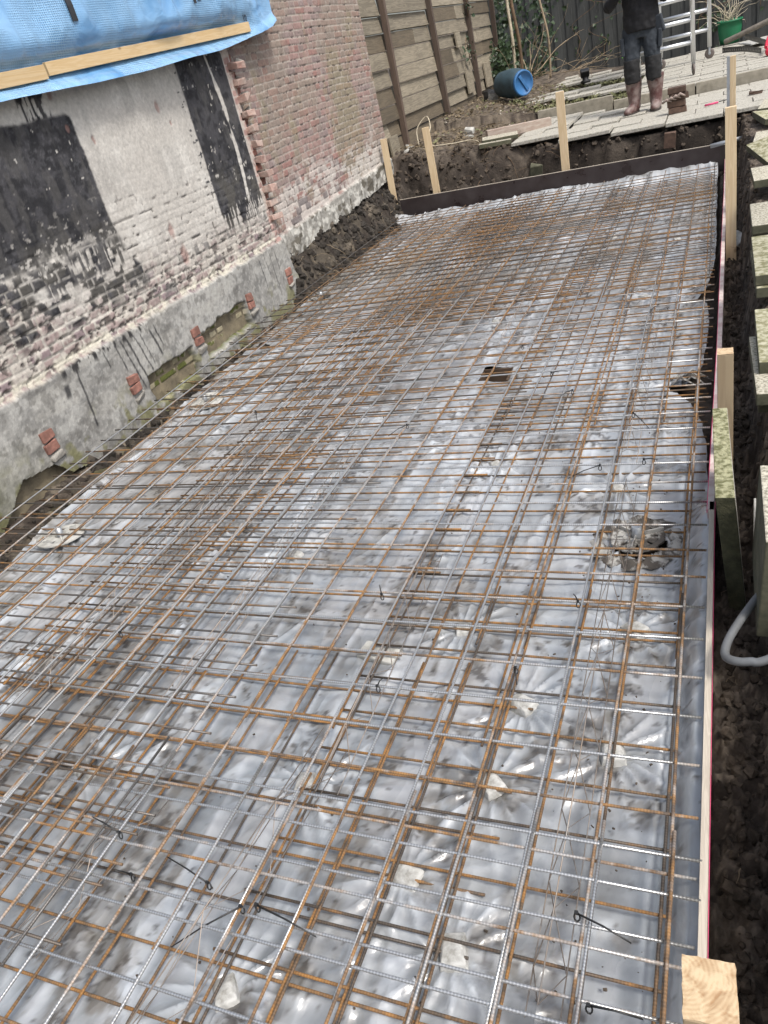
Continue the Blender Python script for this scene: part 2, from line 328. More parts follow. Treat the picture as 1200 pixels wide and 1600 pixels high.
M['rubber'] = mat('castor_rubber', (.12, .10, .09), .7, var=.2)
M['zinc'] = mat('galvanised_steel', (.40, .42, .44), .45, metal=.6, var=.2, vscale=20)
M['aggr'] = mat('exposed_aggregate', (.20, .185, .14), .95, col2=(.50, .47, .38), vscale=75, detail=3, thr=(.38, .56), bump=.006, bscale=70, objrand=.12)
M['moss'] = mat('mossy_concrete', (.20, .19, .10), .95, col2=(.45, .43, .31), thr=(.42, .58), vscale=34, bump=.006, bscale=90, objrand=.12)
M['mossd'] = mat('dark_wet_moss', (.022, .024, .010), .95, col2=(.075, .072, .038), vscale=30, bump=.006, bscale=90)
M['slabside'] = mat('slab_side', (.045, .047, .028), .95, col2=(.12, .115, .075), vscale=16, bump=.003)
M['concs'] = mat('smooth_concrete', (.36, .34, .30), .9, var=.2, vscale=12, bump=.002)
M['mortar'] = mat('old_mortar', (.20, .19, .17), .95, col2=(.34, .32, .285), vscale=14, bump=.006, bscale=50)
M['pave'] = mat('paving', (.25, .235, .195), .95, col2=(.47, .45, .395), vscale=55, detail=4, thr=(.36, .60), bump=.004, bscale=60)
M['kerb'] = mat('kerb_concrete', (.21, .19, .15), .93, col2=(.36, .33, .27), vscale=10, bump=.003)
M['white'] = mat('white_spacer', (.25, .245, .225), .75, col2=(.48, .48, .46), vscale=34, thr=(.36, .58), bump=.001)
M['fibre'] = mat('pale_fibre_concrete', (.30, .295, .27), .8, col2=(.50, .495, .46), vscale=13, thr=(.4, .6), bump=.002)
M['black'] = mat('black_plastic', (.018, .018, .018), .4, var=.2)
M['blackbit'] = mat('flat_black', (.022, .022, .025), .5, var=.3)
M['greyp'] = mat('grey_conduit', (.155, .165, .175), .5, col2=(.10, .10, .097), vscale=14, rvar=.1)
M['bluep'] = mat('blue_plastic', (.035, .14, .33), .5, var=.15)
M['teal'] = mat('dark_teal_plastic', (.030, .058, .075), .6, var=.35, vscale=10)
M['greenp'] = mat('green_plastic', (.012, .15, .065), .5, var=.12)
M['twig'] = mat('dry_twig', (.27, .21, .14), .9, var=.35, vscale=10, objrand=.2)
M['stem'] = mat('pale_stem', (.50, .44, .33), .85, var=.25, vscale=12)
M['root'] = mat('root', (.13, .085, .05), .9, var=.4, vscale=12)
M['leaf'] = mat('ivy_leaf', (.014, .032, .012), .45, col2=(.045, .075, .030), vscale=7)
M['leafd'] = mat('weed_leaf', (.07, .085, .03), .75, col2=(.20, .19, .09), vscale=9)
M['litter'] = mat('leaf_litter', (.10, .075, .045), .9, col2=(.27, .215, .14), vscale=12)
M['navy'] = mat('work_trouser_cloth', (.018, .024, .032), .9, col2=(.045, .053, .064), vscale=6, bump=.004, bscale=26)
M['jack'] = mat('black_jacket', (.010, .010, .012), .85, var=.3, bump=.003, bscale=20)
M['knee'] = mat('knee_patch', (.014, .014, .015), .85, var=.3)
M['hiv'] = mat('lime_trim', (.18, .62, .06), .5, var=.05)
M['boot'] = mat('muddy_boot', (.085, .033, .030), .5, col2=(.22, .17, .155), vscale=8, thr=(.40, .60), bump=.002)
M['sole'] = mat('boot_sole', (.05, .04, .035), .85)
M['skin'] = mat('skin', (.55, .33, .24), .5, var=.06)
M['hair'] = mat('hair', (.05, .035, .025), .7)
M['redp'] = mat('red_plastic', (.60, .02, .05), .45)
M['pipeg'] = mat('old_duct', (.17, .15, .125), .85, var=.3, vscale=15, bump=.003)
M['card'] = mat('brown_lining', (.085, .055, .035), .8, var=.3)
# ================================================================== GROUND
def lin(segs):
    out = []
    for a, b, st in segs:
        n = max(1, int(round((b-a)/st))); out += list(np.linspace(a, b, n, endpoint=False))
    out.append(segs[-1][1]); return np.array(out)
gx = lin([(-60, -10, 10), (-10, -4.8, .6), (-4.8, -3.3, .025), (-3.3, -2.2, .045), (-2.2, -.1, .06), (-.1, .36, .0075), (.36, 1.2, .06), (1.2, 6, .5), (6, 60, 9)])
gy = lin([(-40, -1, 4), (-1, .4, .1), (.4, 3.4, .010), (3.4, 6, .018), (6, 9.2, .025), (9.2, 12.4, .018), (12.4, 16, .06), (16, 20, .15), (20, 100, 8)])
X, Y = np.meshgrid(gx, gy); Z = ground_z(X, Y)
cn = fbm(X*4, Y*4, 21, 5); cf = fbm(X*30, Y*30, 22, 3)
base = mixc(np.ones(X.shape+(3,))*np.array([.052, .041, .032]), (.13, .105, .080), sst(.45, .72, cn*.6+cf*.4))
sl_ = sst(-2.0, -2.6, X)*sst(10.0, 10.5, Y)          # dry garden soil and litter at the left back
lit = sst(.42, .6, fbm(X*26, Y*26, 33, 3))
base = mixc(base, (.16, .13, .095), sl_*lit*.9)
rt_ = sst(-.06, .0, X)*(Y < 9.5); base = base*(1+.12*rt_[..., None])*np.array([1, 1.02, 1.08]); base = mixc(base, (.20, .165, .13), rt_*sst(.58, .66, fbm(X*60, Y*60, 37, 3))*.6)  # trench soil lightened in colour, offsetting the shade of board and slabs
sandy = sst(.52, .62, fbm(X*9, Y*9, 35, 4))*(X < -3.3)*(Y < 9)
base = mixc(base, (.20, .17, .13), sandy*.6)
mossg = sst(.55, .65, fbm(X*5, Y*5, 36, 3))*(X < -3.4)*(Y < 6)
base = mixc(base, (.10, .10, .04), mossg*.5)
bank_shade = np.maximum(sst(-3.5, -3.65, X)*sst(6.2, 6.6, Y)*(Y < 10.1), (Y > 9.3)*sst(10.25, 9.95, Y-.0*X)*(X > -3.6)*1.0); base = base*(1-.42*bank_shade[..., None])  # shade of the undercut banks darkened into the soil colour
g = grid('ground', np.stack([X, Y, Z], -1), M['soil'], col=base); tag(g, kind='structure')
# loose clods, stones, roots: nobody could count them
def clods(name, n, fn, sz, m_, seed):
    rnd = random.Random(seed); mb = MB()
    for i in range(n):
        x, y = fn(rnd); z = float(ground_z(np.array([x]), np.array([y]))[0]); s = sz[0]+(sz[1]-sz[0])*rnd.random()**2.5
        q = Euler((rnd.random()*6, rnd.random()*6, rnd.random()*6)).to_matrix()
        vs = []
        for a in (-1, 1):
            for b in (-1, 1):
                for c in (-1, 1):
                    v = Vector((a, b, c))*s*.55; v = Vector((v.x*rnd.uniform(.5, 1.3), v.y*rnd.uniform(.5, 1.3), v.z*rnd.uniform(.4, 1))); vs.append(q @ v+Vector((x, y, z+s*.15)))
        for d in (0, 1, 2):
            for sg in (-1, 1):
                v = Vector((0, 0, 0)); v[d] = sg*s*rnd.uniform(.7, 1.05); vs.append(q @ v+Vector((x, y, z+s*.15)))
        # 8 corners + 6 face centres
        fs = []
        faces = {8: (0, 1, 3, 2), 9: (4, 6, 7, 5), 10: (0, 4, 5, 1), 11: (2, 3, 7, 6), 12: (0, 2, 6, 4), 13: (1, 5, 7, 3)}
        for c, q4 in faces.items():
            for k in range(4): fs.append((q4[k], q4[(k+1) % 4], c))
        mb.add(vs, fs, False)
    o = mb.build(name, m_); return o
def strip_pt(r): return (r.uniform(.0, .22), .4+8.8*r.random()**1.4)
tag(clods('soil_clods', 3600, strip_pt, (.003, .026), M['clod'], 1), 'loose crumbs of dark soil lying in the trench right of the shutter board', 'soil', kind='stuff')
def bank_pt(r): x = r.uniform(-4.0, .4); return (x, edge_y(x)+r.uniform(-.75, .1))
tag(clods('bank_clods', 1500, bank_pt, (.006, .05), M['clod'], 2), 'lumps of dark soil on the dug bank behind the black board', 'soil', kind='stuff')
def lbank_pt(r):
    if r.random() < .7: return (r.uniform(-3.92, -3.55), r.uniform(6.4, 9.6))
    return (r.uniform(-3.78, -3.45), r.uniform(1.4, 6.6))
tag(clods('rubble_crumbs', 2600, lbank_pt, (.005, .055), mat('rubble', (.030, .025, .020), .95, col2=(.15, .125, .095), vscale=4, thr=(.52, .70)), 3), 'crumbled soil and mortar rubble along the foot of the old wall', 'rubble', kind='stuff')
def soil_stones(r): return (r.uniform(-4.0, -2.0), r.uniform(10.1, 14))
tag(clods('garden_pebbles', 260, soil_stones, (.006, .03), mat('pebble', (.12, .10, .08), .9, col2=(.42, .38, .32), vscale=3, thr=(.45, .6)), 4), 'small stones and scraps scattered on the garden soil by the timber wall', 'stones', kind='stuff')
def strands(name, n, fn, ln, rad, m_, seed, droop=.4, flat=.25):
    rnd = random.Random(seed); mb = MB()
    for i in range(n):
        p = Vector(fn(rnd)); d = Vector((rnd.gauss(0, 1), rnd.gauss(0, 1), rnd.gauss(0, flat))).normalized(); L_ = rnd.uniform(*ln); k = 5; pts = [p.copy()]
        for j in range(k):
            d = (d+Vector((rnd.gauss(0, .3), rnd.gauss(0, .3), rnd.gauss(0, .15)-droop*.2))).normalized(); p = p+d*L_/k; pts.append(p.copy())
        r0 = rnd.uniform(*rad); mb.tube(pts, [r0*(1-.12*j) for j in range(k+1)], 4)
    return mb.build(name, m_)
def gp(x, y, dz=0): return (x, y, float(ground_z(np.array([x]), np.array([y]))[0])+dz)
def fbank(r): x = r.uniform(-4.0, .3); return gp(x, edge_y(x)+r.uniform(-.45, .05), r.uniform(.0, .05))
tag(strands('roots', 150, fbank, (.06, .4), (.0015, .005), M['root'], 5, 1.2, .5), 'thin roots hanging out of the dug soil bank', 'roots', kind='stuff')
def lroot(r): return gp(r.uniform(-3.9, -3.6), r.uniform(6.6, 9.5), r.uniform(.01, .08))
tag(strands('bank_roots', 60, lroot, (.06, .3), (.0015, .004), M['twig'], 6, 1.0, .6), 'broken roots sticking out of the soil under the brick wall', 'roots', kind='stuff')
def lit_(r): return gp(r.uniform(-4.0, -2.2), r.uniform(10.1, 15.5), r.uniform(.0, .03))
tag(strands('plant_litter', 2600, lit_, (.03, .22), (.0012, .0035), M['litter'], 8, .2, .15), 'dry stalks and leaf litter covering the garden soil', 'litter', kind='stuff')
def tro(r): return gp(r.uniform(.0, .16), r.uniform(.8, 8), .012)
tag(strands('trench_roots', 60, tro, (.02, .09), (.0006, .0016), M['twig'], 9, .2, .2), 'fine root ends in the narrow soil trench', 'roots', kind='stuff')
# ================================================================== PAVING
def paving(name, x0, x1, y0, y1, zf, sx, sy, seed, th=.038, label=None):
    rnd = random.Random(seed); mb = MB(); y = y0; row = 0
    while y < y1-.02:
        dy = min(sy, y1-y); x = x0-(sx/2 if row % 2 else 0)
        while x < x1:
            xa = max(x, x0); xb = min(x+sx, x1)
            if xb-xa > .05:
                fy = 0
                if row == 0: fy = 0
                z = zf((xa+xb)/2, y)+rnd.uniform(-.005, .005)
                mb.box(((xa+xb)/2, y+dy/2, z-th/2), (xb-xa-.010, dy-.016, th), (rnd.uniform(-.006, .006), rnd.uniform(-.006, .006), rnd.uniform(-.004, .004)))
            x += sx
        y += dy; row += 1
    o = mb.build(name, M['pave'], bevel=.004); tag(o, kind='structure'); return o
def fz(x, y): return .362+.08*max(0, -x-1.0)
def bz(x, y): return .478+.012*(y-12.4)+.075*max(0, -x-1.0)
# the front terrace follows the dug edge: three staggered strips
paving('paving', -.60, 3.2, 9.93, 12.24, fz, .60, .40, 1)
paving('paving', -1.80, -.605, 10.0, 12.24, fz, .60, .40, 2)
paving('paving', -2.40, -1.805, 10.17, 12.24, fz, .60, .40, 6)
paving('paving', -1.2, 3.2, 12.36, 17.4, bz, .60, .30, 3)
paving('paving', -3.0, -1.205, 13.35, 14.35, bz, .60, .34, 4)
paving('paving', -2.8, -1.205, 15.2, 16.8, bz, .60, .40, 5)
# kerb stones
kx = [(-2.45, -1.4), (-1.395, -.34), (-.335, .72), (.725, 1.78), (1.785, 2.9)]
for i, (a, b) in enumerate(kx):
    za = fz((a+b)/2, 12.3); mb = MB().beam((a, 12.3, za+.03), (b-.012, 12.3, za+.03), .085, .20); k_ = mb.build('kerb_stone', M['kerb'], bevel=.006)
    tag(k_, ['leftmost long concrete kerb stone, ending in the weeds', 'concrete kerb stone just behind the rubber boots', 'concrete kerb stone behind the brick stack', 'concrete kerb stone right of the tall far corner stake', 'kerb stone running on to the right past the picture edge'][i], 'kerb', 'kerb stones between the two paved levels')
# ================================================================== HOUSE WALL
def bricks(yy, zz, L=.22, Hh=.0615, seed=0):
    yy = yy+.006*(fbm(yy*7, zz*7, seed+90, 2)-.5)*2; zz = zz+.006*(fbm(yy*5, zz*9, seed+91, 2)-.5)*2
    c = np.floor(zz/Hh); fzz = zz/Hh-c; head = (c % 2 == 1); Lr = np.where(head, L/2, L); Lr = np.where(vn(c*1., c*0+.5, seed+5) > .7, L, Lr)
    off = vn(c*3.7, c*0+seed, seed+3)*L; b = np.floor((yy+off)/Lr); fy = (yy+off)/Lr-b
    dz = np.minimum(fzz, 1-fzz)*Hh; dy = np.minimum(fy, 1-fy)*Lr; d = np.minimum(dz, dy)
    rnd = _h(b, c, seed+11)
    return rnd, d, b, c
def wallgrid(y0, y1, z0, z1, st):
    ys = np.arange(y0, y1+st/2, st); zs = np.arange(z0, z1+st/2, st); return np.meshgrid(ys, zs)
def rect(y, z, a, b, c, d, s=.01): return sst(a-s, a+s, y)*sst(b+s, b-s, y)*sst(c-s, c+s, z)*sst(d+s, d-s, z)
W_ = empty('house_wall', (-3.95, 3.8, -.3)); tag(W_, 'old masonry wall with grey plinth, pale plaster and black tar patches left of the pit', 'wall')
Yw, Zw = wallgrid(1.0, 6.62, -.34, 3.0, .0085)
wob = (fbm(Yw*9, Zw*9, 50, 4)-.5); wob2 = (fbm(Yw*28, Zw*28, 51, 3)-.5)
f1 = fbm(Yw*3, Zw*3, 52, 5); f2 = fbm(Yw*16, Zw*16, 53, 4); f3 = fbm(Yw*50, Zw*50, 54, 3)
rn, dj, bi, ci = bricks(Yw, Zw, seed=1)
joint = sst(.010, .004, dj+.006*(f2-.5))
C = np.ones(Yw.shape+(3,))*np.array([.475, .452, .415])
C = mixc(C, (.56, .54, .50), sst(.45, .7, f1)); C = mixc(C, (.36, .345, .32), sst(.56, .75, fbm(Yw*6, Zw*2.2, 55, 4))*.6)
C = mixc(C, (.37, .35, .33), sst(.56, .66, f3)*.22)
relief = sst(1.36, 1.02, Zw+.25*wob)                       # bricks read through the paint lower down
D = .004*(f1-.5)+.003*wob2-relief*joint*.0022+relief*(rn-.5)*.0035
C = mixc(C, (.41, .385, .35), relief*joint*.25)
crackm = relief*joint*sst(.60, .68, fbm(Yw*13, Zw*30, 57, 3)); C = mixc(C, (.06, .055, .05), crackm*.85); D -= crackm*.006
# bare lower bricks
bare = sst(.93, .60, Zw+.16*wob+.12*(f1-.5)-.55*sst(3.7, 2.9, Yw)*1.0+.06*sst(4.6, 5.2, Yw))
bcol = np.stack([.27+.08*rn-.10*(rn > .8), .215+.06*rn-.08*(rn > .8), .20+.06*rn-.06*(rn > .8)], -1)
bcol = mixc(bcol, (.42, .385, .345), sst(.45, .60, f2+.12*(fbm(Yw*5, Zw*5, 58, 3)-.5)))
C = C*(1-(bare*(1-joint))[..., None])+bcol*(bare*(1-joint))[..., None]
C = mixc(C, (.46, .43, .38), bare*joint*.8); chip = bare*sst(.60, .67, fbm(Yw*20, Zw*34, 59, 3)); C = mixc(C, (.07, .06, .055), chip*.8); D += -bare*joint*.004-chip*.008+bare*(rn-.5)*.007
# smudge between plaster and bricks near the strip
C = mixc(C, (.13, .125, .12), sst(.56, .66, fbm(Yw*11, Zw*14, 60, 3))*rect(Yw, Zw, 4.3, 6.6, .5, .8, .08)*sst(.35, .6, rn)*.8)
# --- tar paint patches
streak = fbm(Yw*60, Zw*4, 61, 3)
tar = np.zeros_like(Yw)
edge1 = 4.385+.03*wob+.012*(fbm(Zw*45, Yw*8, 80, 3)-.5)+.03*sst(1.15, 1.0, Zw); topz = 1.80+.02*wob+.012*(fbm(Yw*30, Zw*10, 81, 3)-.5)+.02*np.minimum(0, (Yw-3.8))*0
corner = np.maximum(0, Yw-4.335)**2*10
solid = sst(.012, -.012, Yw-edge1)*sst(.012, -.012, Zw-(topz-corner))*sst(1.0, 1.10, Zw+.20*wob-.05*(streak-.5))
worn_b = sst(.36, .44, rn+.5*(f1-.5)+1.3*(Zw-.78)-.12*sst(3.5, 2.9, Yw))*(1-joint*.6)
worn = sst(.02, -.03, Yw-edge1-.22*sst(1.0, .6, Zw)*sst(.45, .55, fbm(Yw*4, Zw*9, 62, 3)))*sst(.60, .70, Zw+.12*wob)*sst(1.12, 1.0, Zw+.1*wob)
left_lim = sst(3.0, 3.25, Yw+.2*wob)
speck = sst(.70, .75, fbm(Yw*24, Zw*40, 63, 4)+.16*sst(1.25, .92, Zw))
wornm = worn*worn_b*left_lim*(1-sst(.50, .60, fbm(Yw*14, Zw*14, 64, 4)))
solid_m = solid*(1-speck*sst(1.45, 1.0, Zw)*.85)*(1-sst(.82, .84, fbm(Yw*34, Zw*28, 65, 4)))
drip_t = sst(.50, .56, fbm(Yw*42+3*wob, Zw*3, 66, 2)+.25*sst(1.86, 1.96, Zw))*rect(Yw, Zw, 3.98, 4.23, 1.79, 2.2, .01)
mort_drip = sst(.52, .58, fbm(Yw*55, Zw*3.5, 67, 2))*rect(Yw, Zw, 3.6, 4.42, .85, 1.04, .03)
tar = np.maximum.reduce([solid_m, wornm, drip_t, mort_drip*.9])
# strip with the pale slit
sl1 = 5.70+.018*wob; sr1 = 6.405+.014*wob+.0*Zw
sb = .84+.10*(fbm(Yw*55, Yw*0, 68, 2)-.5)*1.6
strip = sst(-.01, .01, Yw-sl1)*sst(.01, -.01, Yw-sr1)*sst(-.01, .01, Zw-sb)
slit_y = np.interp(Zw, [.8, 1.2, 1.6, 2.0, 2.3], [6.17, 6.22, 6.225, 6.15, 6.1])+.006*wob
slw = np.interp(Zw, [.8, 1.0, 1.25, 1.42, 1.45, 1.5, 1.52, 1.75, 1.85, 2.0], [.022, .020, .028, .012, .002, .002, .020, .026, .008, .014])*(1+.8*(f2-.5))
slit = sst(slw+.006, slw-.004, np.abs(Yw-slit_y))
strip = strip*(1-slit)*(1-sst(.76, .79, fbm(Yw*26, Zw*20, 69, 4))*.8)
sdrip = sst(.50, .54, fbm(Yw*70, Zw*2.5, 70, 2))*rect(Yw, Zw, 5.72, 6.3, .68, .90, .03)
side_hair = sst(.70, .73, fbm(Yw*22, Zw*60, 71, 3))*rect(Yw, Zw, 5.62, 5.74, .9, 1.95, .02)
tar = np.maximum.reduce([tar, strip, sdrip*sst(.66, .78, Zw), side_hair])
tcol = np.stack([.024+.030*sst(.4, .65, f2)+.03*sst(.6, .7, f3)*sst(.45, .6, f1), .024+.029*sst(.4, .65, f2)+.03*sst(.6, .7, f3)*sst(.45, .6, f1), .027+.031*sst(.4, .65, f2)+.032*sst(.6, .7, f3)*sst(.45, .6, f1)], -1); tcol = mixc(tcol, (.085, .082, .08), sst(.52, .66, fbm(Yw*13, Zw*5, 83, 4))*.55); tcol = mixc(tcol, (.085, .08, .07), sst(1.35, .95, Zw)*sst(.46, .6, fbm(Yw*9, Zw*9, 82, 4))*.7)
C = C*(1-tar[..., None])+tcol*tar[..., None]; D += tar*.0015
# reddish hits in the plaster
for (a, b, s_) in ((5.32, 1.72, .020), (5.42, 1.60, .010), (4.32, 1.72, .014), (4.28, 1.93, .022), (4.52, 1.62, .012), (4.99, .92, .03), (5.05, .72, .04)):
    k = sst(s_*1.5, s_*.6, np.hypot(Yw-a, (Zw-b)*.6)+.02*wob2); C = mixc(C, (.27, .16, .14), k*.7); D -= k*.006
# --- rendered plinth
ptop = .455+.035*wob+.01*wob2
pl = sst(.012, -.012, Zw-ptop)
pc = np.ones(Yw.shape+(3,))*np.array([.245, .24, .225]); pc = mixc(pc, (.345, .34, .32), sst(.42, .62, fbm(Yw*4.5, Zw*4.5, 72, 5))); pc = mixc(pc, (.17, .168, .16), sst(.55, .7, fbm(Yw*7, Zw*9, 73, 4))*.7)
pc = mixc(pc, (.42, .41, .385), sst(.58, .7, f3)*.45); pc = mixc(pc, (.38, .37, .34), sst(.54, .62, fbm(Yw*3+2, Zw*11, 84, 4))*.5); pc = mixc(pc, (.12, .115, .105), sst(.60, .66, fbm(Yw*18, Zw*18, 85, 4))*.5)
pc = mixc(pc, (.17, .165, .07), sst(.5, .62, fbm(Yw*8, Zw*8, 74, 4)+.2*sst(.1, -.15, Zw)-.08)*sst(.22, -.05, Zw)*.8)
pc = mixc(pc, (.10, .10, .045), sst(3.1, 2.6, Yw+.3*wob)*sst(.35, .0, Zw)*.5)
drips = np.zeros_like(Yw)
for (a, b, z0_, z1_, w0) in ((3.53, 3.50, .02, .43, .011), (3.40, 3.38, .28, .36, .03), (3.93, 3.96, .22, .42, .008), (4.00, 4.06, .05, .42, .010), (4.06, 4.13, .0, .42, .013), (4.13, 4.2, .12, .43, .009), (4.2, 4.24, .16, .40, .006), (4.31, 4.36, .18, .38, .015), (4.37, 4.40, .24, .40, .010), (3.8, 3.82, .3, .42, .007), (6.0, 6.02, .15, .40, .007), (6.1, 6.13, .2, .4, .005), (6.2, 6.22, .1, .42, .006), (6.3, 6.31, .2, .42, .005)):
    t = np.clip((z1_-Zw)/(z1_-z0_), 0, 1); yc = a+(b-a)*t+.012*(fbm(Zw*14, Zw*0+a*9, 75, 2)-.5)
    drips = np.maximum(drips, sst(w0, w0*.4, np.abs(Yw-yc)+.004*wob2)*sst(z0_-.02, z0_+.02, Zw)*sst(z1_+.02, z1_-.01, Zw))
pc = mixc(pc, (.03, .03, .032), drips*.9)
pc = mixc(pc, (.035, .034, .034), sst(.5, .58, fbm(Yw*26, Zw*12, 76, 3))*rect(Yw, Zw, 3.4, 4.3, .40, .48, .02))
# mossy holes where the render fell off
holes = [(4.88, 5.60, -.05, .16, .00), (4.12, 4.72, -.12, .10, .02)]
hm = np.zeros_like(Yw)
for (a, b, c_, d_, sk) in holes:
    hm = np.maximum(hm, rect(Yw+.06*wob, Zw+.08*wob-(sk*(Yw-a)), a, b, c_, d_, .012))
rn2, dj2, _, _ = bricks(Yw, Zw+.02, seed=4); j2 = sst(.011, .004, dj2)
hc = np.stack([.26+.26*rn2, .23+.23*rn2, .15+.19*rn2], -1); hc = mixc(hc, (.10, .11, .03), sst(.52, .64, fbm(Yw*12, Zw*12, 77, 4)+.22*sst(.05, -.1, Zw))); hc = mixc(hc, (.05, .045, .03), j2*.8)
pc = pc*(1-hm[..., None])+hc*hm[..., None]
C = C*(1-pl[..., None])+pc*pl[..., None]
D = D*(1-pl)+pl*(.028+.010*(fbm(Yw*4.5, Zw*4.5, 72, 5)-.5)+.006*(f2-.5)+.003*wob2+drips*.001-hm*(.045+.02*j2+.02*rn2))
# crumbly pale line above the plinth
ln = sst(.045, .0, np.abs(Zw-ptop-.03-.03*wob))*sst(.40, .52, f2+.1*(f1-.5)); C = mixc(C, (.55, .52, .43), ln*.85); D += ln*.010*f3
# ragged foot of the render on the left: open hollow below it
footz = np.interp(Yw, [1.0, 2.3, 2.62, 2.80, 3.05, 3.15, 3.7, 9], [-.34, -.32, -.10, .02, -.01, -.13, -.2, -.25])+.03*wob
keep = (Zw[:-1, :-1] > footz[:-1, :-1])
toothe = 6.44+.06*(_h(np.floor(Zw/.0615), Zw*0, 8) > .5)+.05*_h(np.floor(Zw/.0615), Zw*0, 9)
isb = sst(-.0, .02, Yw-6.405)*(Zw > ptop)                # reddish quoin bricks right of the tar strip
qn, qd, _, _ = bricks(Yw+.03, Zw, L=.2, seed=7); qj = sst(.009, .004, qd)
qc = np.stack([.30+.12*qn, .19+.09*qn, .17+.08*qn], -1); qc = mixc(qc, (.50, .46, .41), np.maximum(qj*.8, sst(.52, .6, f2)*.8)); C = C*(1-isb[..., None])+qc*isb[..., None]
keep &= ~((Yw[:-1, :-1] > toothe[:-1, :-1]) & (Zw[:-1, :-1] > .5))
plend = 6.40+.12*(fbm(Zw*5, Zw*0, 79, 3)-.5)+.25*sst(.45, -.2, Zw)*.5
keep &= ~((Yw[:-1, :-1] > (plend+.12)[:-1, :-1]) & (Zw[:-1, :-1] <= .5))
o = grid('plastered_face', np.stack([-3.8+D, Yw, Zw], -1), M['wallm'], keep, C, W_)
# body of the wall behind the face, and its broken return
mb = MB(); mb.box((-3.99, 3.7, 1.45), (.33, 5.5, 3.3)); mb.build('wall_core', mat('wall_core', (.10, .085, .06), .95, col2=(.24, .20, .13), vscale=9, bump=.01, bscale=25), W_)
rnd = random.Random(12)
# brick stubs left in the plinth
for i, (yy, zt) in enumerate(((3.09, .20), (3.96, .19), (4.80, .22), (5.67, .21), (6.43, .20))):
    for k in range(2):
        mb = MB(); mb.box((-3.795+rnd.uniform(0, .012), yy+rnd.uniform(-.008, .008), zt-.035-.07*k), (.07, .100, .060), (rnd.uniform(-.1, .1), rnd.uniform(-.1, .1), rnd.uniform(-.08, .08)), jit=.006)
        mb.build('brick_stub', M['brick'], W_, bevel=.005)
    mb = MB(); mb.box((-3.785, yy+.01, zt-.17), (.06, .11, .045), (.1, .3, .1), jit=.014); mb.build('mortar_lump', M['mortar'], W_, bevel=.012)
# toothing bricks that once tied in the old extension
zz = .66; k = 0; rnd = random.Random(44)
while zz < 1.98:
    dy = 6.46+.03*rnd.random()
    if k % 2 == 0:
        if rnd.random() < .82:
            ln_ = rnd.uniform(.09, .15); px2 = rnd.uniform(-.02, .035)
            mb = MB(); mb.box((-3.80+px2, dy+.05, zz), (.12, ln_, .052), (rnd.uniform(-.08, .08), rnd.uniform(-.1, .14), rnd.uniform(-.2, .2)), jit=.009)
            mb.build('toothing_brick', M['brickp'], W_, bevel=.006)
            mb = MB(); mb.box((-3.79+px2, dy+.05+ln_*.4, zz+.008), (.07, .05, .045), (rnd.random(), rnd.random(), rnd.random()), jit=.014); mb.build('mortar_lump', M['mortar'], W_, bevel=.012)
    elif rnd.random() < .7:
        mb = MB(); mb.box((-3.865, dy+.03, zz), (.10, .15, .052), (0, 0, rnd.uniform(-.05, .05)), jit=.006); mb.build('toothing_brick', M['brick'], W_, bevel=.004)
    zz += .0615; k += 1
# ================================================================== BRICK WALL
Bw = empty('brick_wall', (-4.0, 8.2, .3)); tag(Bw, 'pinkish red brick wall with mossy patch and crumbling cement foot, between the plastered wall and the timber wall', 'wall')
Yb, Zb = wallgrid(6.42, 9.80, .10, 3.2, .0075)
g1 = fbm(Yb*3, Zb*3, 152, 5); g2 = fbm(Yb*16, Zb*16, 153, 4); g3 = fbm(Yb*50, Zb*50, 154, 3); wb = fbm(Yb*8, Zb*8, 155, 4)-.5
sag = .012*np.sin(Yb*1.3)
rb, db, bb, cb = bricks(Yb, Zb+sag, seed=21); jb = sst(.0075, .0035, db+.003*(g2-.5))
pal = np.array([[.285, .195, .175], [.30, .20, .18], [.26, .20, .185], [.31, .225, .205], [.245, .19, .18], [.29, .17, .15], [.29, .22, .195]])
Cb = pal[np.clip((rb*7).astype(int), 0, 6)]*(0.86+.28*g2[..., None])
olive = sst(.42, .62, fbm(Yb*1.6, Zb*1.3, 156, 3)+.28*sst(1.6, 2.5, Zb)*sst(8.6, 7.2, Yb)-.04); Cb = mixc(Cb, (.235, .205, .16), olive*.5)
mo = sst(.45, .62, fbm(Yb*3.2, Zb*2, 157, 4)+.34*np.exp(-((Yb-8.75)/.42)**2)*sst(2.3, 1.5, Zb)-.14); Cb = mixc(Cb, (.225, .205, .125), mo*.5)
Cb = mixc(Cb, (.355, .32, .28), jb*.8)
ef = sst(.50, .62, g2*.5+.5*fbm(Yb*5, Zb*9, 158, 3)+.20*sst(1.0, .5, Zb)-.03); Cb = mixc(Cb, (.52, .49, .45), ef*sst(1.15, .75, Zb+.2*wb)*.75)
Cb = mixc(Cb, (.16, .14, .14), sst(.86, .93, rb)*sst(1.0, .7, Zb)*.8)
hair = jb*sst(.58, .64, fbm(Yb*22, Zb*30, 159, 3)); Cb = mixc(Cb, (.10, .08, .075), hair*.8)
Db = -.0035*jb-.004*hair+(rb-.5)*.004+.003*(g2-.5)+.0015*(g3-.5)
ct = .47+.05*wb+np.interp(Yb, [6.4, 9.8], [-.02, .14]); cem = sst(.02, -.02, Zb-ct)
cc = mixc(np.ones(Yb.shape+(3,))*np.array([.27, .26, .235]), (.47, .46, .42), sst(.45, .62, g2)); cc = mixc(cc, (.12, .11, .09), sst(.56, .66, fbm(Yb*9, Zb*12, 160, 4)))
Cb = Cb*(1-cem[..., None])+cc*cem[..., None]; Db = Db*(1-cem)+cem*(.02+.035*(fbm(Yb*8, Zb*10, 161, 4)-.4))
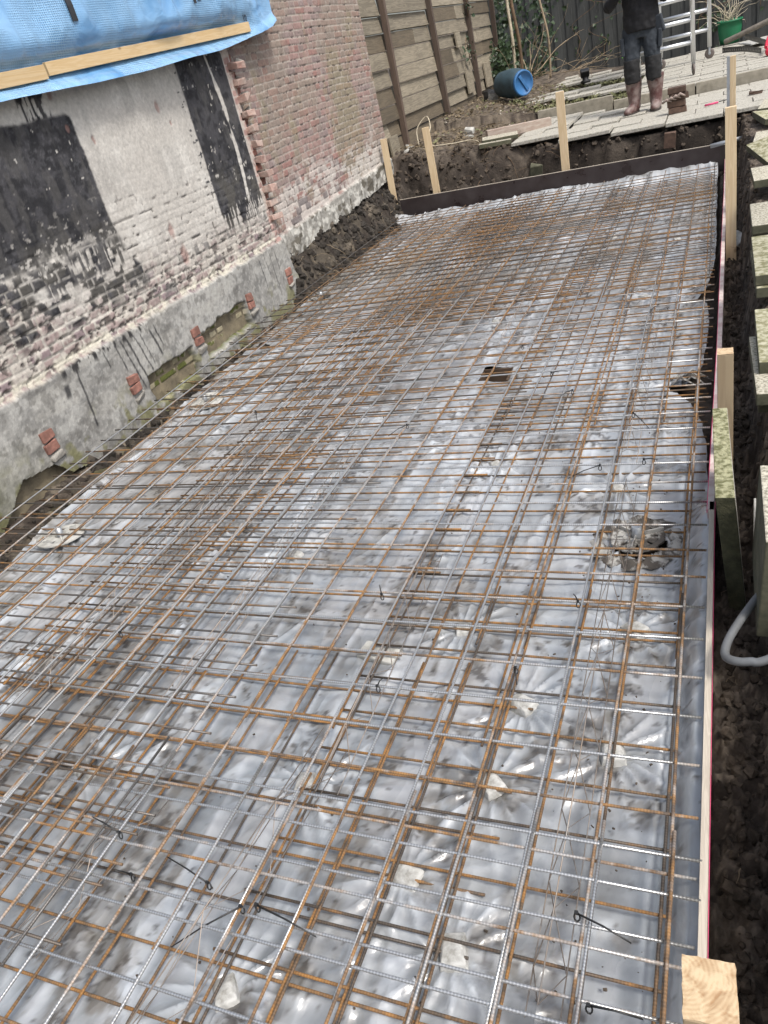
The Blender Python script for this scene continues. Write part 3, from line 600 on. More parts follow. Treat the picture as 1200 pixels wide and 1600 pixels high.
bot = np.interp(Yb, [6.4, 6.8, 7.2, 7.82, 8.4, 9.3, 9.8], [.30, .22, .25, .28, .33, .37, .42])+.06*(fbm(Yb*6, Zb*0, 162, 4)-.5)
kb = Zb[:-1, :-1] > bot[:-1, :-1]
grid('brick_face', np.stack([-3.855+Db, Yb, Zb], -1), M['brickm'], kb, Cb, Bw)
mb = MB(); mb.box((-4.05, 8.10, 1.86), (.36, 3.36, 2.72)); mb.build('wall_core', M['wallm'] if 0 else mat('brick_core', (.20, .13, .11), .95, col2=(.33, .22, .19), vscale=12, bump=.01, bscale=25), Bw)
# ================================================================== PLASTIC FILM
SPACERS = [(-.56, .83, .3), (-.73, .98, 1.4), (-.585, 1.29, .8), (-.28, 1.45, .2), (-.56, 1.59, 1.1), (-.265, 1.96, .9), (-.41, 2.86, .5), (-.40, 3.84, .1), (-1.06, .62, .7), (-.84, 1.92, .4), (-2.1, 2.4, .2), (-1.73, 2.33, 1.2), (-1.95, 3.6, .4), (-1.0, 3.1, .6), (-2.5, 1.6, .3), (-1.5, 5.2, .2), (-.5, 5.4, .9), (-.9, 7.2, .3), (-2.3, 6.9, .8), (-3.0, 5.5, .5), (-1.1, 8.5, .2), (-.35, 6.8, .3), (-2.8, 8.3, .6), (-1.13, 1.20, .2), (-1.9, 1.1, 1.2)]
HEADS = [(-3.34, 4.10), (-3.20, 2.42), (-.30, 2.47), (-3.50, 6.45)]
def film_z(X, Y):
    wx = .22*(fbm(X*1.3, Y*.8, 201, 3)-.5); wy = .5*(fbm(X*1.5+7, Y*.9, 202, 3)-.5)
    leftz = sst(-1.4, -2.4, X); rightz = sst(-.75, -.15, X)
    # long folds running with the pit
    lf = ridge((X+wx*.30)*5.2, (Y+wy)*.32, 203, 2); lf = np.clip((lf-.62)/.38, 0, 1)**1.3
    rf = ridge((X+wx*.10+.02*np.sin(Y*2))*10, (Y)*.55, 204, 2); rf = np.clip((rf-.55)/.45, 0, 1)**1.3
    # creases: sharp ridges between smooth panels
    cr = ridge((X+Y*.35+wx*1.2)*2.6, (Y*.8-X*.3+wy)*1.5, 205, 2); cr = np.clip((cr-.66)/.34, 0, 1)**1.6
    c2 = ridge((X*1.0-Y*.6+wy)*4.2, (Y+X*.4+wx)*1.6, 206, 2); c2 = np.clip((c2-.66)/.34, 0, 1)**1.6
    c3 = ridge((X+Y*.2+wx*.8)*9, (Y-X*.5+wx)*3.2, 208, 2); c3 = np.clip((c3-.66)/.34, 0, 1)**1.5*sst(.42, .6, fbm(X*1.7, Y*1.3, 210, 2))
    soft = fbm(X*1.9, Y*1.3, 207, 2)-.5
    mid = 1-np.maximum(leftz, rightz)
    lc = ridge((X+.10*(fbm(X*2, Y*.7, 240, 2)-.5))*13, Y*.55, 241, 2); z = -.137+.030*soft+.012*np.clip((lc-.62)/.38, 0, 1)**1.5*sst(.42, .6, fbm(X*1.6, Y*.5, 242, 2))+leftz*.026*lf+rightz*.024*rf*(.5+.5*sst(.3, .6, fbm(X*2, Y*1.1, 209, 2)))+(.020*cr+.014*c2+.009*c3)*(.35+.75*mid)
    fold = np.clip(leftz*lf*1.0+rightz*rf*.8+cr*.7*(.4+mid)+c2*.5+c3*.4, 0, 1)
    for i, (sx, sy, a) in enumerate(SPACERS+[(h[0], h[1], 0) for h in HEADS]):
        dx = X-sx; dy = Y-sy; r = np.hypot(dx, dy); th = np.arctan2(dy, dx); ww = np.exp(-(r/.17)**1.5)*sst(.02, .06, r)
        n_ = 13+i % 5; rad = np.abs(np.sin(th*n_/2+3*vn(r*6, th*0+i, 211+i)+i)); rad = 1-rad
        z = z*(1-ww*.55)+ww*.55*(-.128)+ww*.030*rad**1.5*sst(0, .12, r)+ww*.008; fold = np.clip(fold*(1-ww*.7)+ww*rad*1.1, 0, 1)
    return z, fold
def filmL(y): return np.interp(y, [.3, 1.2, 2.08, 2.68, 4.59, 6.68, 8.5, 9.5], [-3.35, -3.33, -3.34, -3.42, -3.56, -3.66, -3.70, -3.74])+.03*(fbm(y*2.5, y*0, 220, 3)-.5)
def filmR(y): return np.interp(y, [.3, 2.7, 3.05, 3.45, 3.7, 3.85, 3.93, 4.1, 4.8, 5.15, 5.25, 5.5, 6, 9.5], [-.051, -.051, -.065, -.09, -.15, -.26, -.16, -.10, -.085, -.10, -.16, -.10, -.06, -.055])+.02*(fbm(y*5, y*0, 221, 3)-.5)*sst(2.7, 3.2, y)
ysF = lin([(.02, 3.2, .0085), (3.2, 5.2, .013), (5.2, 9.34, .022)]); u = np.linspace(0, 1, 400); u = 1-(1-u)**1.0
V_, U_ = np.meshgrid(ysF, u, indexing='ij'); xl = filmL(V_); xr = filmR(V_); XF = xl+(xr-xl)*U_; YF = V_.copy()
ZF, FO = film_z(XF, YF)
# right edge turned up against the shutter board
up = sst(-.15, -.062, XF)*sst(2.9, 2.5, YF); ZF += up*(.085+.02*fbm(XF*3, YF*4, 223, 3))
# left and far edges lie up the soil
upl = sst(.10, .0, XF-xl); ZF += upl*(.012+.02*(fbm(XF*4, YF*5, 224, 3)-.3)); upf = sst(9.12, 9.34, YF); ZF += upf*.13*(.6+.6*fbm(XF*5, YF*3, 225, 3))
# film colour: milky where it stands off the ground, greyer and dirtier where it lies on wet sand
d1 = fbm(XF*2.6, YF*2.1, 226, 5); d2 = fbm(XF*11, YF*7, 227, 5); d3 = fbm(XF*45, YF*45, 228, 3)
CF = np.ones(XF.shape+(3,))*np.array([.215, .235, .255])+.125*sst(1.0, 3.2, YF)[..., None]
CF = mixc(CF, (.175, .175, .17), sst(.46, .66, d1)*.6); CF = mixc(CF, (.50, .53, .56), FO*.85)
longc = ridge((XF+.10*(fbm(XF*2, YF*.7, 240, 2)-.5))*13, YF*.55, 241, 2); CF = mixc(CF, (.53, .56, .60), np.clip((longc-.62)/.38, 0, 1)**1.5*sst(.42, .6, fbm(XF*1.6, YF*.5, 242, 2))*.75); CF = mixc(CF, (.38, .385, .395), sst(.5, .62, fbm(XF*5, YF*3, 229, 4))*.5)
CF = mixc(CF, (.21, .20, .185), sst(.54, .62, d2)*sst(.44, .60, d1)*.45)
CF = mixc(CF, (.13, .118, .10), sst(.55, .62, fbm(XF*24, YF*17, 235, 4))*sst(.50, .62, d2)*.55)
CF = mixc(CF, (.05, .042, .035), sst(.62, .70, d3*.55+d2*.45)*.75)
CF = mixc(CF, (.20, .17, .13), sst(5.3, 6.3, YF)*sst(.40, .60, fbm(XF*3, YF*2, 230, 4))*.5*sst(9.2, 8.3, YF))
CF = mixc(CF, (.17, .15, .12), sst(.09, .0, XF-xl)*sst(.38, .55, fbm(XF*9, YF*9, 243, 3))*.8)
keepF = np.ones((XF.shape[0]-1, XF.shape[1]-1), bool)
lim = .36+.5*np.maximum(0, -XF-1.75)+.10*(fbm(XF*6, XF*0, 231, 3)-.5)
keepF &= (YF > lim)[:-1, :-1]
keepF &= ~((np.abs(XF+1.27) < .092) & (np.abs(YF-4.22) < .085))[:-1, :-1]      # square opening over a pile
cx_, cy_ = -.30, 2.47; rr_ = np.hypot((XF-cx_), (YF-cy_)*1.0)+.05*(fbm(XF*16, YF*16, 232, 3)-.5); keepF &= (rr_ > .10)[:-1, :-1]
filmm = bpy.data.materials.new('plastic_film'); filmm.use_nodes = True; t = filmm.node_tree; N = t.nodes; Lk = t.links; b = N['Principled BSDF']
at = N.new('ShaderNodeAttribute'); at.attribute_name = 'Col'; tc = N.new('ShaderNodeTexCoord')
nn = N.new('ShaderNodeTexNoise'); nn.inputs['Scale'].default_value = 5; nn.inputs['Detail'].default_value = 4; nn.inputs['Roughness'].default_value = .45; nn.inputs['Distortion'].default_value = 1.6; Lk.new(tc.outputs['Object'], nn.inputs['Vector'])
mp = N.new('ShaderNodeMapping'); mp.inputs['Scale'].default_value = (11, 2.4, 4); mp.inputs['Rotation'].default_value = (0, 0, .12); Lk.new(tc.outputs['Object'], mp.inputs[0])
n2 = N.new('ShaderNodeTexNoise'); n2.inputs['Scale'].default_value = 1; n2.inputs['Detail'].default_value = 5; n2.inputs['Distortion'].default_value = 1.0; Lk.new(mp.outputs[0], n2.inputs['Vector'])
def crumple(scale, seed, amp_dist):
    dn_ = N.new('ShaderNodeTexNoise'); dn_.inputs['Scale'].default_value = scale[0]*.35; dn_.inputs['Detail'].default_value = 3; Lk.new(tc.outputs['Object'], dn_.inputs['Vector'])
    vs_ = N.new('ShaderNodeVectorMath'); vs_.operation = 'SCALE'; vs_.inputs[3].default_value = amp_dist; Lk.new(dn_.outputs['Color'], vs_.inputs[0])
    va = N.new('ShaderNodeVectorMath'); Lk.new(tc.outputs['Object'], va.inputs[0]); Lk.new(vs_.outputs[0], va.inputs[1])
    mp_ = N.new('ShaderNodeMapping'); mp_.inputs['Scale'].default_value = (*scale, .01); mp_.inputs['Location'].default_value = (seed, seed*.7, 0); mp_.inputs['Rotation'].default_value = (0, 0, .15*seed); Lk.new(va.outputs[0], mp_.inputs[0])
    vo = N.new('ShaderNodeTexVoronoi'); vo.voronoi_dimensions = '2D'; vo.inputs['Scale'].default_value = 1; Lk.new(mp_.outputs[0], vo.inputs['Vector']); return vo.outputs['Distance']
k1 = crumple((8, 1.1), 1.0, .22); k2 = crumple((9, 5), 2.3, .25); k3 = crumple((26, 11), 3.7, .10)
s1_ = N.new('ShaderNodeMath'); s1_.operation = 'MULTIPLY_ADD'; s1_.inputs[1].default_value = .20; Lk.new(k2, s1_.inputs[0]); Lk.new(k1, s1_.inputs[2])
s2_ = N.new('ShaderNodeMath'); s2_.operation = 'MULTIPLY_ADD'; s2_.inputs[1].default_value = .05; Lk.new(k3, s2_.inputs[0]); Lk.new(s1_.outputs[0], s2_.inputs[2])
sm = N.new('ShaderNodeMath'); sm.operation = 'MULTIPLY_ADD'; sm.inputs[1].default_value = .5; Lk.new(nn.outputs['Fac'], sm.inputs[0]); Lk.new(s2_.outputs[0], sm.inputs[2])
bp = N.new('ShaderNodeBump'); bp.inputs['Distance'].default_value = .024; bp.inputs['Strength'].default_value = .75; Lk.new(sm.outputs[0], bp.inputs['Height']); Lk.new(bp.outputs[0], b.inputs['Normal'])
cr = N.new('ShaderNodeMapRange'); cr.inputs[1].default_value = .3; cr.inputs[2].default_value = .7; cr.inputs[3].default_value = .80; cr.inputs[4].default_value = 1.2; Lk.new(nn.outputs['Fac'], cr.inputs[0])
mx = N.new('ShaderNodeMix'); mx.data_type = 'RGBA'; mx.blend_type = 'MULTIPLY'; mx.inputs[0].default_value = 1; Lk.new(at.outputs['Color'], mx.inputs[6]); Lk.new(cr.outputs[0], mx.inputs[7]); Lk.new(mx.outputs[2], b.inputs['Base Color'])
b.inputs['Roughness'].default_value = .24; b.inputs['Specular IOR Level'].default_value = .8; b.inputs['Coat Weight'].default_value = .5; b.inputs['Coat Roughness'].default_value = .10
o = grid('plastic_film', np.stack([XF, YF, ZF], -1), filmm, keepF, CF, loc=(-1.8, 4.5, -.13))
tag(o, 'crumpled milky grey plastic film covering the floor of the pit under the steel', 'film'); FILMO = o
# dark openings in the film
q = empty('pile_box', (-1.27, 4.22, -.24)); tag(q, 'dark square opening with brown sides sunk through the film in mid pit', 'opening')
mb = MB(); mb.box((-1.27, 4.30, -.165), (.19, .012, .09)); mb.box((-1.27, 4.135, -.18), (.19, .012, .08)); mb.box((-1.36, 4.2175, -.175), (.012, .152, .09)); mb.box((-1.18, 4.2175, -.175), (.012, .152, .09)); mb.build('side_board', M['card'], q)
mb = MB(); mb.box((-1.27, 4.2175, -.215), (.166, .152, .012)); mb.build('bottom', M['blackbit'], q)  # black plate stands in for the shade inside the opening
# ================================================================== STEEL MESH
def bar(parent, name, a, b, m_, r=.0041, wob=.0055, n=6, seg=.22):
    a = Vector(a); b = Vector(b); L_ = (b-a).length; k = max(2, int(L_/seg)); s0 = random.random()*100
    d = (b-a).normalized(); side = d.cross(Vector((0, 0, 1)))
    mb = MB(); pts = []
    for i in range(k+1):
        t_ = i/k; amp = wob
        o1 = amp*(2*float(vn(t_*L_*.9+s0, s0, 3))-1); o2 = amp*.8*(2*float(vn(t_*L_*1.1+s0, s0+5, 4))-1)
        pts.append(a+(b-a)*t_+side*o1+Vector((0, 0, o2)))
    mb.tube(pts, r, n)
    al = np.repeat(np.linspace(0, L_, k+1), n)
    return mb.build(name, m_, parent, attrs={'along': al})
def sheet(label, xs, ys, x0, x1, y0, y1, z, m_long, m_cross, sag=0, yaw=0.0, below=True, r=.0041):
    e = empty('rebar_mesh', ((x0+x1)/2, (y0+y1)/2, z-.012)); tag(e, label, 'rebar mesh', 'steel mesh sheets over the film')
    cxx, cyy = (x0+x1)/2, (y0+y1)/2
    def T(x, y, zz):
        dx, dy = x-cxx, y-cyy; return (cxx+dx-dy*yaw, cyy+dy+dx*yaw, zz)
    for x in xs:
        j = random.uniform(-.003, .003)
        bar(e, 'lengthwise_bar', T(x+j, y0+random.uniform(-.006, .006), z), T(x+j+random.uniform(-.004, .004), y1+random.uniform(-.006, .006), z), m_long, r=r)
    for y in ys:
        bar(e, 'cross_bar', T(x0, y, z-.0085), T(x1, y+random.uniform(-.003, .003), z-.0085), m_cross, wob=.003, r=r)
    return e
def rng(a, b, s):
    out = []; v = a
    while (v <= b+1e-6) if s > 0 else (v >= b-1e-6): out.append(v); v += s
    return out
xsR = [-.11, -.265, -.42, -.58, -.745, -.905, -1.06, -1.215, -1.365, -1.52, -1.675, -1.83, -1.985, -2.14]
B_, G_, D_ = M['rebb'], M['rebt'], M['rebm']
sheet('silvery top mesh sheet nearest the camera, ending at the first row of white spacers', [x+.012 for x in xsR], rng(1.00, .10, -.152)+[1.085], -2.20, -.045, .0, 1.15, .004, G_, G_)
sheet('silvery top mesh sheet along the right shutter board from the foreground to mid pit', xsR, rng(.748, 5.60, .152), -2.22, -.055, .62, 5.68, -.006, G_, G_)
sheet('top mesh sheet along the right shutter board in the far half of the pit', [x+.022 for x in xsR], rng(5.33, 9.12, .152), -2.24, -.06, 5.24, 9.18, .006, D_, D_)
xsL = [-1.53, -1.69, -1.85, -2.01, -2.17, -2.33, -2.49, -2.65, -2.81, -2.97, -3.13, -3.29, -3.45, -3.61]
sheet('silvery top mesh sheet on the left side, from the foreground along the grey plinth', xsL, rng(.80, 5.30, .152), -3.68, -1.46, .72, 5.40, -.018, G_, D_)
sheet('top mesh sheet at the far left, running to the foot of the leaning stake', [x-.012 for x in xsL], rng(5.08, 9.2, .152), -3.70, -1.50, 5.0, 9.30, -.010, D_, D_)
sheet('short silvery sheet corner at the left foreground above the plastic edge', [-1.56, -1.72, -1.88, -2.04, -2.2], rng(.57, 1.10, .152), -2.3, -1.45, .49, 1.19, .012, D_, B_)
# rust brown bottom layer
xb = [-.125, -.27, -.425, -.59, -.75, -.905, -1.06]
zb = -.088
sheet('narrow rusty bottom mesh strip on the near right beside the shutter board', xb, [1.315, 1.166, 1.003, .845, .69, .53, .38, 1.47, 1.625, 1.775, 1.93, 2.08], -1.125, -.075, .2, 2.12, zb, B_, B_)
sheet('narrow rusty bottom mesh strip beside the right board, in the middle of the pit', [x-.008 for x in xb], rng(1.90, 3.80, .152), -1.12, -.07, 1.82, 3.84, zb-.012, B_, B_)
sheet('long rusty bottom mesh strip beside the right board, running to the black end board', [x+.015 for x in xb], rng(3.46, 9.1, .152), -1.13, -.08, 3.41, 9.14, zb, B_, B_)
xc = [-.60, -.76, -.92, -1.08, -1.24, -1.40, -1.56, -1.72, -1.88, -2.04, -2.20, -2.36, -2.52]
sheet('orange rusty bottom mesh sheet filling the foreground left of centre', xc, rng(.22, 1.66, .150), -2.62, -.52, .12, 1.72, zb-.010, B_, B_)
sheet('rusty bottom mesh sheet in mid pit, its near bar ends bare over the film', [x-.03 for x in xc], rng(1.43, 6.2, .152), -2.66, -1.0, 1.385, 6.25, zb+.004, B_, B_)
sheet('rusty bottom mesh sheet in the far centre of the pit, the brownest one', [x-.01 for x in xc], rng(5.5, 9.1, .150), -2.64, -.9, 5.42, 9.14, zb+.012, B_, B_)
xd = rng(-2.02, -3.62, -.158)
sheet('rusty bottom mesh sheet at the left, from foreground to the mossy plinth hollow', xd, rng(.5, 4.5, .152), -3.70, -1.96, .4, 4.55, zb-.006, B_, B_)
sheet('rusty bottom mesh sheet at the far left beside the soil bank', [x+.02 for x in xd], rng(4.30, 9.2, .152), -3.66, -1.9, 4.2, 9.25, zb+.006, B_, B_)
# thin wire lattice girders between the two layers
def lattice(x, y0, y1, label, lean=.0, z0=-.078, z1=-.012, w_=.035, step=.10):
    e = empty('lattice_spacer', (x, (y0+y1)/2, z0)); tag(e, label, 'spacer frame', 'thin wire lattice spacers between the mesh layers')
    X1 = lambda y: x+lean*(y-y0)
    MB().tube([(X1(y0)+0, y0, z1), (X1(y1), y1, z1)], .0018, 5).build('top_wire', M['wire'], e)
    for s in (-1, 1): MB().tube([(X1(y0)+s*w_, y0, z0), (X1(y1)+s*w_, y1, z0)], .0016, 5).build('bottom_wire', M['wire'], e)
    for s in (-1, 1):
        pts = []; y = y0; k = 0
        while y <= y1: pts.append((X1(y)+(s*w_ if k % 2 else 0), y, z0 if k % 2 else z1)); y += step; k += 1
        MB().tube(pts, .0014, 4, sm=False).build('zigzag_wire', M['wire'], e)
lattice(-.335, .72, 2.75, 'wire lattice nearest the right board in the foreground', -.012)
lattice(-.38, 3.0, 4.9, 'wire lattice in line with the right board, in mid pit behind the muddy pile head', -.01)
lattice(-1.02, 1.15, 2.3, 'wire lattice in the centre foreground over the flat white block', -.03)
lattice(-1.16, .40, 1.30, 'tilted wire lattice at the bottom left of centre, tied with long black zip ties', .10, z1=.015, w_=.05, step=.16)
lattice(-1.62, .55, 1.05, 'short wire lattice at the lower left edge', .15, w_=.05, step=.14)
lattice(-1.72, 1.35, 3.2, 'wire lattice inside the dense overlap band, left of centre', -.02)
lattice(-2.35, 1.3, 3.3, 'wire lattice on the left side, in the second row from the wall', -.02)
lattice(-3.25, 2.6, 4.4, 'wire lattice beside the plinth between the two white pile heads', .0)
lattice(-1.3, 4.6, 6.6, 'wire lattice in the far centre beyond the square opening', .0)
# ================================================================== SPACERS
def make_spacer():
    mb = MB(); w0, l0, w1, l1, h_ = .034, .042, .027, .035, .036
    vs = [(-w0, -l0, 0), (w0, -l0, 0), (w0, l0, 0), (-w0, l0, 0), (-w1, -l1, h_*.75), (w1, -l1, h_*.75), (w1, l1, h_*.75), (-w1, l1, h_*.75), (-w1*.75, -.009, h_), (w1*.75, -.009, h_), (w1*.75, .009, h_), (-w1*.75, .009, h_)]
    fs = [(3, 2, 1, 0), (0, 1, 5, 4), (1, 2, 6, 5), (2, 3, 7, 6), (3, 0, 4, 7), (4, 5, 9, 8), (6, 7, 11, 10), (5, 6, 10, 9), (7, 4, 8, 11), (8, 9, 10, 11)]
    mb.add(vs, fs); return mb.build('concrete_spacer', M['white'], bevel=.003)
splab = ['white spacer block nearest the camera, lower centre right', 'white spacer block second nearest the camera, left of the nearest one', 'white spacer on a crumpled film hump right of centre, under the rusty double bars', 'white spacer block closest to the right board in the foreground', 'white spacer block just beyond the humped one, right of centre', 'chipped white spacer with star shaped film folds near the right board', 'white spacer half under film, just beyond the muddy pile head', 'small white spacer near the right board at the torn film']
proto = make_spacer(); group_sp = 'concrete spacers carrying the bottom mesh'
for i, (x, y, a) in enumerate(SPACERS):
    o = proto if i == 0 else copy_tree(proto)
    o.location = (x, y, -.135 if i < 6 else -.143); o.rotation_euler = (random.uniform(-.08, .08), random.uniform(-.08, .08), a); s = 1.05 if i < 6 else .95; o.scale = (s, s*random.uniform(.9, 1.15), s)
    tag(o, splab[i] if i < len(splab) else 'small white concrete spacer lost among the bars of the mid and far mesh', 'spacer', group_sp if i >= 8 or True else None)
mb = MB(); mb.box((-1.10, 1.76, -.118), (.15, .08, .02), (.05, .02, -.15), jit=.004); tag(mb.build('flat_block', M['fibre'], bevel=.006), 'flat rectangular pale block lying on the film under the bars in the centre', 'block')
o = copy_tree(proto); o.location = (.105, 6.35, -.10); o.rotation_euler = (.5, .6, .6); o.scale = (1.9, 1.9, 1.9); tag(o, 'big white block lying on the soil at the foot of the right stake', 'spacer')
# ================================================================== PILE HEADS
def pile_head(x, y, label, muddy=False, tilt=(0, 0, 0)):
    e = empty('screw_pile', (x, y, -.13)); tag(e, label, 'pile head', 'round pile heads poking through the film')
    n = 40; Rr = .15; mb = MB(); rot = Euler(tilt).to_matrix(); vs = []; hole = .014
    # plate with real slots: radial sectors
    m_ = M['fibre'] if not muddy else M['muddy']
    rings = [.03, .065, .095, .128] if not muddy else [.02, .05, .075, .098]; th = .008
    def P(r_, a, z): return rot @ Vector((r_*math.cos(a), r_*math.sin(a), z))+Vector((x, y, -.108))
    for ri in range(3):
        for k in range(n):
            if ri == 1 and k % 5 in (0,): continue
            a0 = 2*math.pi*k/n; a1 = 2*math.pi*(k+1)/n; r0, r1 = rings[ri], rings[ri+1]
            if muddy: r1 *= 1+.03*math.sin(k*1.7)
            p = [P(r0, a0, 0), P(r1, a0, 0), P(r1, a1, 0), P(r0, a1, 0), P(r0, a0, th), P(r1, a0, th), P(r1, a1, th), P(r0, a1, th)]
            mb.add(p, [(0, 3, 2, 1), (4, 5, 6, 7), (0, 1, 5, 4), (1, 2, 6, 5), (2, 3, 7, 6), (3, 0, 4, 7)])
    mb.build('plate', m_, e)
    mb = MB(); mb.tube([P(0, 0, -.03), P(0, 0, .055)], .018, 14); mb.build('tube', M['zinc'], e)
    for k in range(3):
        a = 2*math.pi*k/3+.4; mb = MB(); mb.beam(P(.016, a, .01), P(.10, a, .01), .006, .03); mb.build('rib', m_, e)
    return e
M['muddy'] = mat('muddy_white', (.38, .37, .345), .8, col2=(.075, .065, .055), vscale=17, thr=(.44, .54), bump=.006, bscale=40)
pile_head(-3.34, 4.10, 'round white pile head plate by the wall, the one farther from the camera', tilt=(.05, .06, 0))
pile_head(-3.20, 2.42, 'round white slotted pile head plate nearest the left edge of the picture', tilt=(-.04, .1, 1))
pile_head(-.30, 2.47, 'mud covered pile head in a torn hole in the film near the right board', True)
pile_head(-3.50, 6.45, 'small half hidden pile head at the far end of the grey plinth', True)
# torn rim round the muddy head
mb = MB(); rnd = random.Random(5); n = 46
vs = []
for k in range(n):
    a = 2*math.pi*k/n
    for r_, z_ in ((.160+.03*rnd.random(), -.128), (.125+.02*rnd.random(), -.095-.02*rnd.random()), (.095+.02*rnd.random(), -.115-.03*rnd.random())): vs.append((-.30+r_*math.cos(a), 2.47+r_*math.sin(a), z_))
mb.add(vs, [(3*k+j, 3*((k+1) % n)+j, 3*((k+1) % n)+j+1, 3*k+j+1) for k in range(n) for j in (0, 1)], True)
mb.build('torn_film_rim', M['muddy'], FILMO)
mb = MB()
for i in range(7):
    x = -.20+rnd.uniform(-.09, .06); y = 3.93+rnd.uniform(-.07, .07); mb.tube([(x, y, -.13), (x+.05, y+.01, -.11+rnd.random()*.02), (x+.12, y+rnd.uniform(-.03, .03), -.13)], [.012, .016, .005], 6, sq=.3)
mb.build('torn_film_scraps', M['muddy'], FILMO)
# ================================================================== ZIP TIES
def ziptie(x, y, z, dx, dy, dz, label, L_=.10):
    e = empty('zip_tie', (x, y, z)); tag(e, label, 'zip tie', 'black zip ties holding the mesh')
    pts = [(x+.0062*math.cos(a), y+.004*math.sin(a), z+.0085*math.sin(a)) for a in [i*2*math.pi/10 for i in range(11)]]
    MB().tube(pts, .0020, 5).build('loop', M['black'], e)
    d = Vector((dx, dy, dz)).normalized(); p = Vector((x, y, z+.014)); MB().tube([p, p+d*L_*.5+Vector((0, 0, .006)), p+d*L_], [.0024, .0022, .0016], 5).build('tail', M['black'], e)
    MB().box((x, y, z+.016), (.008, .007, .006)).build('tie_head', M['black'], e)
tl = [(-.285, .905, .0, .9, -.3, 0, 'zip tie on the near right double bar, tail to the right', .12), (-.24, .74, -.02, 1, .05, -.1, 'zip tie above the pale end grain post, flat tail to the right', .10),
      (-1.50, .86, .0, -1, .2, .1, 'zip tie at the lower left with its tail pointing left', .11), (-1.38, .76, .0, -.2, -.3, .6, 'double knotted zip tie at the lower left', .05), (-1.18, .80, -.03, -.95, .25, 0, 'loose straight zip tie lying on the rusty bar at lower left', .16),
      (-1.04, .75, .0, -.8, -.5, -.3, 'zip tie with a long tail down to the film, lower left of centre', .2), (-1.0, .76, .005, 1, -.2, 0, 'zip tie with long tail to the right, lower left of centre', .18), (-1.20, .44, .0, .35, -1, -.5, 'long upright zip tie tail at the bottom edge, left', .26),
      (-.43, 1.93, .0, -.2, .1, .4, 'zip tie ring on the wire lattice beside the chipped spacer', .03), (-.57, 1.62, -.01, .1, -.5, -.5, 'zip tie hanging over the white spacer right of centre', .05),
      (-1.12, 1.92, .0, -.2, .4, .2, 'short zip tie in the centre of the mesh', .04), (-.98, 1.50, -.02, .2, .3, .2, 'small zip tie above the flat pale block', .03),
      (-2.1, 1.62, .0, .5, .2, .3, 'tiny zip tie left of the dense bar band', .05), (-.47, 2.82, .0, -1, -.5, -.2, 'zip tie with long tail near the half covered spacer', .14), (-.30, 2.86, .0, .8, -.3, .1, 'zip tie by the lattice end near the right board', .06),
      (-.38, 3.30, .0, .6, -.9, -.2, 'zip tie with tail toward the camera in mid pit right', .14), (-.70, 3.6, .0, -.3, -.4, 0, 'zip tie on the third right bar in mid pit', .08), (-2.6, 3.6, 0, .5, -.8, -.2, 'zip tie on the left bars near the middle pile head', .14),
      (-1.1, 4.3, .0, 1, .1, 0, 'zip tie right of the square opening', .08), (-1.5, 3.3, .0, -.6, -.8, -.1, 'zip tie with slanting tail left of the square opening', .12), (-.4, 4.7, .0, .6, .5, .2, 'zip tie far right near the torn film', .06), (-.85, 3.85, 0, 1, 0, 0, 'zip tie in front of the square opening, right side', .09)]
for a in tl: ziptie(*a)
# crumbs of soil on the film
mb = MB(); rnd = random.Random(77)
for i in range(420):
    x = -.08-2.6*rnd.random()**1.2; y = .5+5*rnd.random()**1.3
    if rnd.random() < .4: x = rnd.gauss(-.2, .08) if rnd.random() < .5 else rnd.gauss(-.35, .1)
    if x > -.07: continue
    s = rnd.uniform(.0015, .006); z = -.118+rnd.random()*.008
    mb.box((x, y, z), (s, s*rnd.uniform(.6, 1.6), s*.7), (rnd.random(), rnd.random(), rnd.random()*3), jit=s*.2)
tag(mb.build('film_crumbs', M['clod']), 'black crumbs of soil sprinkled on the plastic film', 'soil', kind='stuff')
# ================================================================== SHUTTERING
e = empty('shutter_board', (-.04, 1.4, -.25)); tag(e, 'pale plywood edge of the near right shutter board with a magenta stripe', 'board')
MB().box((-.041, 1.38, -.125), (.017, 2.35, .25)).build('plywood', M['ply'], e, bevel=.001)
MB().box((-.0303, 1.38, -.003), (.0014, 2.35, .007)).build('red_stripe', M['mag'], e)
e = empty('shutter_board', (-.01, 6, -.25)); tag(e, 'long thin shutter board with dirty pink top edge running to the far corner', 'board')
def lbeam(pts, wd, ht, z, m_, name, parent):
    mb = MB()
    for (xa, ya), (xb, yb) in zip(pts[:-1], pts[1:]): mb.beam((xa, ya, z), (xb, yb+.002, z), wd, ht)
    return mb.build(name, m_, parent)
lbeam([(-.045, 2.50), (-.022, 4.05), (-.005, 6.0), (.012, 7.7), (.022, 9.30)], .022, .25, -.125, M['pinkp'], 'plywood', e)
lbeam([(-.057, 2.50), (-.034, 4.05), (-.017, 6.0), (.0, 7.7), (.010, 9.30)], .003, .012, -.008, M['mag'], 'red_stripe', e)
e = empty('end_board', (-1.87, 9.4, -.12)); tag(e, 'long black film faced board closing the far end of the pit', 'board')
MB().beam((-3.70, 9.47, .02), (.03, 9.29, .02), .018, .26).build('panel', M['filmply'], e)
MB().beam((-3.70, 9.47, .1525), (.03, 9.29, .1525), .018, .005).build('pale_edge', M['ply'], e)
def stake(label, a, b, wd, th, yaw=0, m_='pine', cut=None):
    a = Vector(a); b = Vector(b); d = (b-a).normalized(); x = Vector((math.cos(yaw), math.sin(yaw), 0)); x = (x-d*x.dot(d)).normalized(); y = d.cross(x)
    mb = MB(); mb.box((a+b)/2, (wd, th, (b-a).length), Matrix((x, y, d)).transposed()); o = mb.build('stake', M[m_], bevel=.002); tag(o, label, 'stake', 'wooden stakes round the shuttering'); return o
